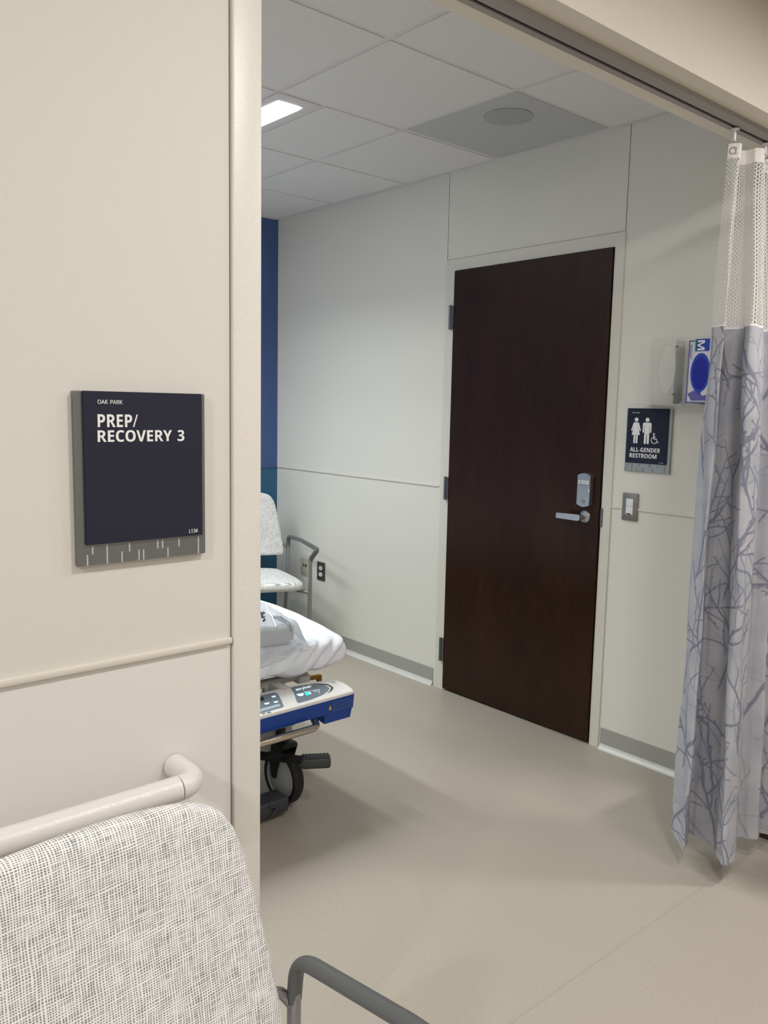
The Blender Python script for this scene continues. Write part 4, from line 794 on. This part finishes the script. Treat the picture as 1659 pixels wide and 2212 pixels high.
# ================================================================== CHAIRS
def se(c, e): return math.copysign(abs(c)**e, c)
def pad(name, profile, thick, axis, parent, exp=.42, bow=0.0, lean=None):
    """upholstered pad: rows of super-elliptic sections; profile rows (h, halfwidth, fullness)"""
    bm = B(); n = 56; rows = []
    for (h, hw, full) in profile:
        row = []
        for k in range(n):
            a_ = 2*PI*k/n; xx = hw*se(math.cos(a_), exp); yy = thick*full*se(math.sin(a_), .62)
            yy += bow*(xx/.28)**2
            if axis == 'z': row.append((xx, yy+(lean(h) if lean else 0), h))
            else: row.append((xx, h, yy+(lean(h, xx) if lean else 0)))
        rows.append(row)
    V = grid_mesh(bm, rows, closed_u=True); bm.faces.new(V[0][::-1]); bm.faces.new(V[-1])
    o = done(name, bm, M_FAB, parent, ang=80); planar_uv(o.data, 0, 2 if axis == 'z' else 1, 1 if axis == 'z' else 2, .8 if axis == 'z' else -.8); return o
def interp_prof(keys, n):
    hs = [k[0] for k in keys]; a = np.linspace(0, 1, n); out = []
    h = np.interp(np.sin((a-.5)*PI)*.5+.5, [0, 1], [hs[0], hs[-1]])
    for v in h: out.append((float(v), float(np.interp(v, hs, [k[1] for k in keys])), float(np.interp(v, hs, [k[2] for k in keys]))))
    return out
def make_chair(label, group, loc, rot):
    c = thing('guest_chair', label, 'chair', loc, group=group); c.rotation_euler = (0, 0, rot)
    lean = lambda h: .205+.055*(h-.55)/.38
    zz = [(.545, .262, .30), (.549, .272, .75), (.56, .278, 1), (.605, .2775, 1), (.68, .268, 1), (.78, .252, 1), (.84, .241, 1), (.87, .231, 1), (.893, .217, .97), (.906, .201, .9), (.914, .178, .8), (.919, .15, .68), (.9225, .11, .5), (.925, .06, .3), (.926, .012, .1)]
    pad('backrest', interp_prof(zz, 64), .020, 'z', c, bow=-.03, lean=lean)
    sp = [(-.262, .20, .2), (-.258, .235, .55), (-.248, .262, .85), (-.225, .276, 1), (-.1, .280, 1), (.08, .272, 1), (.18, .262, .95), (.20, .255, .7), (.206, .24, .25)]
    pad('seat', interp_prof(sp, 44), .030, 'y', c, exp=.36, lean=lambda h, xx: .435+.015*math.cos(xx*4.5)-.02*(h+.02)*1.0-.35*max(0, -h-.17)**1.35)
    for s in (-1, 1):
        x0 = s*.312
        front = (x0, -.235); rear = (x0, .19)
        bm = B(); tube(bm, [(x0, -.235, .0), (x0, -.235, .585)], .0118, 14); done('front_leg', bm, M_TUBE, c)
        bm = B(); tube(bm, fillet([(x0, .285, 0), (x0, .20, .36), (x0, .19, .45), (x0, .19, .60)], .12, 6), .0105, 14); done('rear_leg', bm, M_TUBE, c)
        pth = fillet([(x0, .19, .585), (x0+s*.002, .186, .655), (x0+s*.012, -.02, .664), (x0+s*.030, -.272, .648), (x0+s*.004, -.243, .595), (x0, -.235, .575)], [.042, .2, .016, .02], 9)
        n_ = len(pth); rr = [.0125+.0022*math.sin(PI*min(1, k/(n_*.9))) for k in range(n_)]
        bm = B(); tube(bm, pth, rr, 18, sx=.74); done('armrest', bm, M_ARM, c)
        bm = B(); tube(bm, fillet([(x0, -.232, .395), (x0-s*.055, -.20, .402), (x0-s*.08, .12, .398), (x0, .19, .42)], .03, 6), .009, 12); done('seat_rail', bm, M_TUBE, c)
        bm = B(); tube(bm, fillet([(x0, .19, .575), (x0-s*.015, .200, .60), (x0-s*.06, .215, .62)], .02, 5), .008, 10); done('back_bracket', bm, M_TUBE, c)
    bm = B(); tube(bm, [(-.25, -.12, .398), (.25, -.12, .398)], .010, 12); done('seat_stretcher', bm, M_TUBE, c)
    return c
make_chair('pale cross-hatch fabric armchair in the foreground below the handrail', 'guest chairs', (.355, .705, 0), math.radians(5))
make_chair('pale woven armchair in the far corner against the blue wall', 'guest chairs', (2.508, 4.075, 0), math.radians(-17.5))

# ================================================================== STRETCHER
st = thing('stretcher', 'hospital stretcher with blue and white foot end control console', 'stretcher', (1.455, 3.3, 0))
SO = Matrix.Translation((-1.455, -3.3, 0))
XL, XR = 1.025, 1.885
# console: plan outline (x, depth from the front edge)
rt = [(1.876, .000), (1.884, .012), (1.890, .035), (1.8925, .075), (1.886, .110), (1.872, .124), (1.81, .1385), (1.72, .150), (1.60, .154), (1.455, .155)]
outl = [(1.455, -.004)]+[(1.65, -.002)]+rt; outl = outl+[(2.91-x_, y_) for x_, y_ in outl[::-1] if abs(x_-1.455) > 1e-6]
tilt = math.atan2(.015, .15)
CK = 0.9565
CM = SO @ Matrix.Translation((0, 2.20, .4532)) @ Matrix.Rotation(tilt, 4, 'X') @ Matrix.Scale(CK, 4)
bm = B(); prism(bm, outl, -.012, .0, mtx=CM, r=.004); cons = done('console_top', bm, M_CONS, st)
bm = B()
def grow(pts, k): return [(1.455+(x_-1.455)*k, .075+(y_-.075)*1.02) for x_, y_ in pts]
prism(bm, grow(outl, 1.006), -.064, -.0115, mtx=CM, r=.003)
for s in (0, 1):
    lob = [(1.748, .0), (1.875, .0), (1.889, .02), (1.894, .07), (1.885, .11), (1.748, .13)]
    if s: lob = [(2.91-x_, y_) for x_, y_ in lob[::-1]]
    t_ = B(); prism(t_, lob, -.100, -.060, r=0)
    for v in t_.verts:
        if v.co.z < -.09: v.co.x = 1.455+(v.co.x-1.455)*(.985 if abs(v.co.x-1.455) > .3 and abs(v.co.x-1.455) > .35 else 1.012)
    merge(bm, t_, CM)
done('console_skirt', bm, M_BLUE, st)
D0, D1 = .0002, .0009
bm = B()
keyA = [(1.500, .136), (1.6187, .1322), (1.6210, .124), (1.6202, .1136), (1.6032, .0676), (1.5839, .0246), (1.580, .019), (1.5726, .0165), (1.49, .0145), (1.42, .0145), (1.40, .136)]
keyA = [(min(x_, 1.63), y_) for x_, y_ in keyA]; prism(bm, keyA, D0-.001, D1, mtx=CM)
kA = done('keypad', bm, M_PANEL, cons, smooth=False)
bm = B(); prism(bm, [(1.6906, .1385), (1.7345, .1344), (1.7761, .1237), (1.8021, .1092), (1.8125, .097), (1.8154, .0867), (1.8142, .0651), (1.7971, .0491), (1.7559, .0293), (1.7001, .019), (1.648, .0160), (1.6420, .019), (1.6416, .025), (1.660, .063), (1.6793, .1014)], D0-.001, D1, mtx=CM)
kB = done('keypad', bm, M_PANEL, cons, smooth=False)
bm = B(); prism(bm, [(1.7741, .1305), (1.806, .1165), (1.8277, .1000), (1.8320, .080), (1.8291, .0604), (1.8087, .0425), (1.7791, .0312), (1.805, .048), (1.8199, .0635), (1.8235, .0716), (1.8218, .0906), (1.8029, .1102)], D0-.001, D1-.0002, mtx=CM); done('swoosh', bm, M_DGREY, cons, smooth=False)
bm = B(); sk = Matrix(((1, .2, 0, 0), (0, 1, 0, 0), (0, 0, 1, 0), (0, 0, 0, 1)))
text_into(bm, 'stryker', 1.6935-.02, 1.7625-.02, .0985, .1215, D1, 'b', mtx=CM @ sk)
prism(bm, [(1.677, .080), (1.704, .077), (1.699, .066), (1.690, .059), (1.678, .0605), (1.675, .070)], D1-.0003, D1+.0003, mtx=CM)
prism(bm, [(1.722, .0670), (1.729, .0662), (1.727, .0560), (1.719, .0568)], D1-.0003, D1+.0003, mtx=CM); prism(bm, circ(1.7265, .070, .0030, .005, 10), D1-.0003, D1+.0003, mtx=CM)
for (p_, q_) in (((1.711, .084), (1.7749, .073)), ((1.7749, .073), (1.753, .046)), ((1.745, .0735), (1.766, .0705)), ((1.742, .0640), (1.761, .0615))):
    dx_, dy_ = q_[0]-p_[0], q_[1]-p_[1]; l_ = math.hypot(dx_, dy_); nx_, ny_ = -dy_/l_*.0006, dx_/l_*.0006
    prism(bm, [(p_[0]+nx_, p_[1]+ny_), (p_[0]-nx_, p_[1]-ny_), (q_[0]-nx_, q_[1]-ny_), (q_[0]+nx_, q_[1]+ny_)], D1-.0003, D1+.0003, mtx=CM)
done('panel_marks', bm, M_ICON, kB, smooth=False)
bm = B(); prism(bm, [(1.711, .0775), (1.7235, .076), (1.7225, .064), (1.7140, .053), (1.7035, .0540), (1.705, .066)], D1-.0003, D1+.0005, mtx=CM); done('status_light', bm, M_GREEN, kB, smooth=False)
bm = B()
for pts in ([(1.5895, .1100), (1.6060, .1080), (1.6035, .1015), (1.5950, .0965), (1.5870, .1020)], [(1.5370, .0745), (1.5560, .0715), (1.5520, .0655), (1.5430, .0610), (1.5330, .0660)], [(1.5715, .0680), (1.5885, .0660), (1.5850, .0605), (1.5770, .0570), (1.5690, .0610)]):
    prism(bm, pts, D1-.0003, D1+.0004, mtx=CM)
for yy in (.0345, .0255): prism(bm, [(1.43, yy), (1.577, yy+.006), (1.5765, yy+.0082), (1.43, yy+.0022)], D1-.0003, D1+.0002, mtx=CM)
done('button_icons', bm, M_ICON, kA, smooth=False)
bm = B(); prism(bm, [(1.50, .122), (1.563, .1215), (1.551, .0945), (1.488, .0955)], D1-.0003, D1+.0004, mtx=CM); done('display', bm, M_LCD, kA, smooth=False)
bm = B(); text_into(bm, 'EP LAB', 1.4665, 1.4990, -.0005+.002, .009+.002, D0, 'r', mtx=CM @ Matrix.Translation((.020, 0, 0))); done('lettering', bm, M_INK, cons, smooth=False)
bm = B()
for k in range(5):
    zv = -.022-.0078*k
    box(bm, 1.779, 1.872, -.0052, -.0012, zv-.0012, zv+.0004, mtx=CM)
done('caution_text', bm, M_INKB, cons, smooth=False)
bm = B(); t_ = B(); prism(t_, [(1.763, -.046), (1.775, -.048), (1.769, -.029)], 0, .004); merge(bm, t_, CM @ Matrix.Translation((0, -.0012, 0)) @ Matrix.Rotation(PI/2, 4, 'X')); done('warning_triangle', bm, M_YEL, cons, smooth=False)
for (x_, y_) in ((1.665, .139), (1.862, .104)):
    bm = B(); lathe(bm, [(.008, .0), (.008, .0012), (.0045, .0014), (.004, -.001), (0, -.001)], 18, CM @ Matrix.Translation((x_, y_, 0))); done('screw_cap', bm, M_LGREY, cons)
# bumper bars under the console
bm = B(); tube(bm, fillet([(1.16-1.455, 2.26-3.3, .395), (1.16-1.455, 2.176-3.3, .371), (1.621-1.455, 2.176-3.3, .371), (1.650-1.455, 2.26-3.3, .395)], .03, 8), .0122, 18); done('bumper_bar', bm, M_CHROME, st)
bm = B(); tube(bm, fillet([(1.20-1.455, 2.34-3.3, .40), (1.20-1.455, 2.268-3.3, .369), (1.60-1.455, 2.268-3.3, .369), (1.63-1.455, 2.34-3.3, .40)], .03, 8), .0105, 16); done('bumper_bar', bm, M_CHROME, st)
bm = B(); box(bm, 1.20, 1.60, 2.25, 2.46, .390, .402, r=.004, mtx=SO); box(bm, 1.12, 1.16, 2.30, 2.46, .39, .47, r=.006, mtx=SO); box(bm, 1.58, 1.62, 2.33, 2.46, .39, .47, r=.006, mtx=SO); done('console_bracket', bm, M_FRAMEW, st)
# frame under the mattress
bm = B()
for x_ in (1.10, 1.74): box(bm, x_-.02, x_+.02, 2.43, 4.25, .440, .478, r=.006, mtx=SO)
box(bm, 1.09, 1.755, 2.415, 2.45, .452, .474, r=.004, mtx=SO); box(bm, 1.705, 1.757, 2.405, 2.46, .440, .468, r=.004, mtx=SO)
for y_ in (3.0, 3.7, 4.22): box(bm, 1.09, 1.755, y_-.02, y_+.02, .440, .474, r=.005, mtx=SO)
done('litter_frame', bm, M_FRAMEW, st)
for x_ in (1.575, 1.640):
    bm = B(); lathe(bm, [(0, 0), (.010, 0), (.012, .003), (.012, .020), (0, .022)], 18, SO @ Matrix.Translation((x_, 2.42, .437))); done('grommet_foot', bm, M_FRAMEW, st)
bm = B(); box(bm, 1.09, 1.76, 2.50, 4.25, .470, .476, r=.002, mtx=SO); done('litter_deck', bm, M_FRAMEW, st)
# underbody
bm = B()
t_ = B(); prism(t_, [(1.30-1.455, .20), (1.60-1.455, .195), (1.665-1.455, .185), (1.715-1.455, .235), (1.715-1.455, .33), (1.20-1.455, .33)], -.0, .30, r=.0); merge(bm, t_, Matrix.Translation((0, 2.76-3.3, 0)) @ Matrix.Rotation(PI/2, 4, 'X'))
done('base_hood', bm, M_LGREY, st)
bm = B(); box(bm, 1.22, 1.69, 2.52, 4.1, .17, .25, r=.02, mtx=SO); box(bm, 1.38, 1.52, 2.75, 2.9, .22, .45, r=.02, mtx=SO); box(bm, 1.38, 1.52, 3.75, 3.9, .22, .45, r=.02, mtx=SO)
done('base_frame', bm, M_DGREY, st)
# steering pedal
bm = B(); tube(bm, [(1.30-1.455, 2.55-3.3, .226), (1.527-1.455, 2.388-3.3, .224), (1.64-1.455, 2.268-3.3, .216)], .0165, 4, sx=1.1); pd = done('pedal_bar', bm, M_BLACK, st, smooth=False)
bm = B()
pm = SO @ Matrix.Translation((1.668, 2.255, .212)) @ Matrix.Rotation(math.radians(-32), 4, 'Z')
box(bm, -.048, .056, -.028, .028, -.020, .018, r=.010, seg=3, mtx=pm)
for k in range(8): box(bm, -.040+.012*k, -.035+.012*k, -.022, .022, .0172, .0186, mtx=pm)
done('pedal_pad', bm, M_DGREY, pd)
# casters
def caster(x_, y_):
    Mw = SO @ Matrix.Translation((x_, y_, .1)) @ Matrix.Rotation(math.radians(3), 4, 'Z') @ Matrix.Rotation(PI/2, 4, 'Y')
    bm = B(); lathe(bm, [(.078, -.020), (.092, -.021), (.099, -.012), (.1, 0), (.099, .012), (.092, .021), (.078, .020), (.078, -.020)], 48, Mw); w_ = done('caster_wheel', bm, M_RUBBER, st)
    bm = B(); lathe(bm, [(.0785, -.019), (.074, -.021), (.070, -.016), (.05, -.021), (.02, -.025), (0, -.026)], 40, Mw); lathe(bm, [(.0785, .019), (.074, .021), (.070, .016), (.05, .021), (.02, .025), (0, .026)], 40, Mw); done('hub_cover', bm, M_LGREY, w_)
    bm = B()
    t_ = B(); prism(t_, [(-.060, .225), (.045, .225), (.020, .130), (.012, .095), (-.012, .095), (-.022, .130)], 0, .005)
    for dxx in (-.0335, .0285): 
        merge(bm, t_.copy(), SO @ Matrix.Translation((x_+dxx, y_+.02, 0)) @ Matrix(((0, 0, 1, 0), (1, 0, 0, 0), (0, 1, 0, 0), (0, 0, 0, 1))))
    t_.free()
    box(bm, x_-.034, x_+.034, y_-.04, y_+.065, .215, .235, r=.006, mtx=SO); tube(bm, [(x_-1.455, y_+.02-3.3, .23), (x_-1.455, y_+.02-3.3, .30)], .018, 14)
    done('caster_fork', bm, M_BLACK, w_)
for (x_, y_) in ((1.655, 2.425), (1.255, 2.425), (1.655, 4.05), (1.255, 4.05)): caster(x_, y_)
# brake pedal housing low at the foot end
bm = B(); box(bm, 1.36, 1.605, 2.315, 2.40, .022, .078, r=.010, seg=3, mtx=SO); tube(bm, [(1.53-1.455, 2.312-3.3, .030), (1.548-1.455, 2.309-3.3, .055), (1.52-1.455, 2.314-3.3, .068)], .006, 10); bp = done('brake_pedal', bm, M_DGREY, st)
bm = B(); tube(bm, [(1.45-1.455, 2.40-3.3, .06), (1.45-1.455, 2.60-3.3, .20)], .016, 12); done('pedal_link', bm, M_BLACK, bp)
# ochre restraint strap end behind the console
bm = B()
box(bm, -.036, .034, -.008, .008, -.008, .010, r=.004, mtx=SO @ Matrix.Translation((1.915, 2.60, .372)) @ Matrix.Rotation(math.radians(4), 4, 'Y'))
box(bm, .018, .036, -.009, .009, -.020, .008, r=.003, mtx=SO @ Matrix.Translation((1.915, 2.60, .370)))
tube(bm, [(1.885-1.455, 2.60-3.3, .374), (1.83-1.455, 2.60-3.3, .41), (1.76-1.455, 2.60-3.3, .45)], .007, 10)
done('strap_clip', bm, M_OLIVE, st)
# mattress under its sheet
def round_block(x0, x1, y0, y1, z0, z1, r, nx, ny, nz, fn=None):
    bm = B(); cx, cy, cz = (x0+x1)/2, (y0+y1)/2, (z0+z1)/2; hx, hy, hz = (x1-x0)/2, (y1-y0)/2, (z1-z0)/2
    def P(u, v, w_):
        p = Vector((u*hx, v*hy, w_*hz)); c = Vector((max(-hx+r, min(hx-r, p.x)), max(-hy+r, min(hy-r, p.y)), max(-hz+r, min(hz-r, p.z))))
        dlt = p-c
        if dlt.length > 1e-9: p = c+dlt.normalized()*min(r, max(abs(dlt.x), abs(dlt.y), abs(dlt.z)))
        p = Vector((p.x+cx, p.y+cy, p.z+cz)); return fn(p) if fn else p
    L_ = lambda n: [-1+2*i/n for i in range(n+1)]
    for s in (-1, 1):
        grid_mesh(bm, [[P(u, v, s) for u in L_(nx)] for v in L_(ny)]); grid_mesh(bm, [[P(u, s, w_) for u in L_(nx)] for w_ in L_(nz)]); grid_mesh(bm, [[P(s, v, w_) for v in L_(ny)] for w_ in L_(nz)])
    bmesh.ops.remove_doubles(bm, verts=bm.verts, dist=1e-5); return bm
def sheet_fn(p):
    x_, y_, z_ = p
    fr = max(0, 1-(y_-2.355)/.10)                         # near the foot face
    top = max(0, (z_-.56)/.075)
    z_ -= .034*max(0, 1-(y_-2.355)/.45)**2*top           # top slopes to the foot
    rc = max(0, (x_-1.62)/.26)                           # gathers at the right corner
    ph = (x_*.80-z_*.95)*105+2.2*math.sin(x_*7)
    amp = .013*fr*min(1, rc*1.5)*(1-.4*abs(z_-.56)/.07)
    y_ += amp*(1-2*abs(math.sin(ph*.5))**.8)+.004*fr*math.sin(x_*31+z_*17)+.003*fr*math.sin(x_*70-z_*50)
    sd = max(0, (x_-1.80)/.08)
    x_ += .006*sd*math.sin(y_*38+z_*22)*(1-top*.7)
    z_ += .0035*math.sin(x_*9+y_*6)*top*.6
    if z_ < .515: z_ += .008*math.sin(x_*17+1.0)+.006*math.sin(x_*41)
    return Vector((x_, y_, z_))
bs = thing('mattress', 'stretcher mattress in a white fitted sheet gathered at the foot end', 'mattress', (1.455, 3.3, .50))
bm = round_block(1.03, 1.885, 2.352, 4.32, .492, .640, .042, 110, 150, 26, sheet_fn)
bmesh.ops.transform(bm, matrix=Matrix.Translation((-1.455, -3.3, -.50)), verts=bm.verts); done('fitted_sheet', bm, M_SHEET, bs, ang=75)

# bagged linen lying on the sheet
pb = thing('linen_bag', 'clear plastic bag of folded white linen lying on the stretcher sheet', 'bag', (1.56, 2.56, .625))
BO = Matrix.Translation((-1.56, -2.56, -.625))
def zs_top(x_, y_): return .640-.034*max(0, 1-(y_-2.355)/.45)**2
def gown_fn(p):
    x_, y_, z_ = p
    k = (z_-.62)/.06
    z_ += (zs_top(x_, y_)-.640)+.004*math.sin(x_*40+y_*25)*k
    return Vector((x_, y_+.004*math.sin(x_*22), z_))
bm = round_block(1.33, 1.664, 2.366, 2.60, .643, .716, .026, 40, 34, 10, gown_fn); bmesh.ops.transform(bm, matrix=BO, verts=bm.verts); done('folded_linen', bm, M_GOWN, pb, ang=75)
def film_h(x_, y_):
    e = min((x_-1.31)/.03, (1.700-x_)/.040, (y_-2.338)/.030, (2.655-y_)/.055); e = max(0, min(1, e)); e = e*e*(3-2*e)
    return zs_top(x_, y_)+.004+.079*e+.0025*math.sin(x_*45+y_*33)+.002*math.sin(x_*90-y_*60)
rows = []
for i in range(60):
    v_ = i/59; row = []
    for j in range(60):
        x_ = 1.30+.42*j/59
        if v_ < .72:
            y_ = 2.675-(2.675-2.346)*v_/.72; y_ += .012*math.sin(x_*14)*(1-v_/.72); row.append(Vector((x_, y_, film_h(x_, y_))))
        else:
            k = (v_-.72)/.28; drop = ((.034 if x_ < 1.562 else .018) if x_ < 1.64 else .004)*k+.006*k*math.sin(x_*60); drop = max(drop, .002*k)
            row.append(Vector((x_, 2.346-.014*math.sin(min(1, k*2)*PI/2)-.003*math.sin(x_*50+k*6), film_h(x_, 2.346)*(1-k)+(zs_top(x_, 2.346)+.002)*k-drop)))
    rows.append([BO @ p for p in row])
bm = B(); grid_mesh(bm, rows); done('clear_film', bm, M_FILM, pb, ang=75)
def mark(pts, r_, nm='printed_text'):
    bm = B(); tube(bm, [BO @ Vector((x_, y_, film_h(x_, y_)+.0010)) for x_, y_ in pts], r_, 6); done(nm, bm, M_INK, pb, smooth=False)
for a_, b2 in (((1.600, 2.500), (1.588, 2.482)), ((1.592, 2.476), (1.580, 2.470)), ((1.586, 2.462), (1.572, 2.446)), ((1.578, 2.438), (1.566, 2.436)), ((1.570, 2.424), (1.556, 2.410)), ((1.606, 2.486), (1.596, 2.468))): mark([a_, b2], .0030)
for k in range(4): mark([(1.604+.0085*k+i*.0010, 2.436-i*.0105-.006*k) for i in range(7)], .0011)
bm = B(); tube(bm, [BO @ Vector((1.655-.078*k/12, 2.548-.185*k/12, film_h(1.655-.078*k/12, 2.548-.185*k/12)+.001)) for k in range(13)], .0024, 8); done('bag_seam', bm, M_WHITE, pb)
bm = B(); tube(bm, [Vector(p) for p in rows[-1]], .0013, 6); done('bag_hem', bm, M_WHITE, pb)
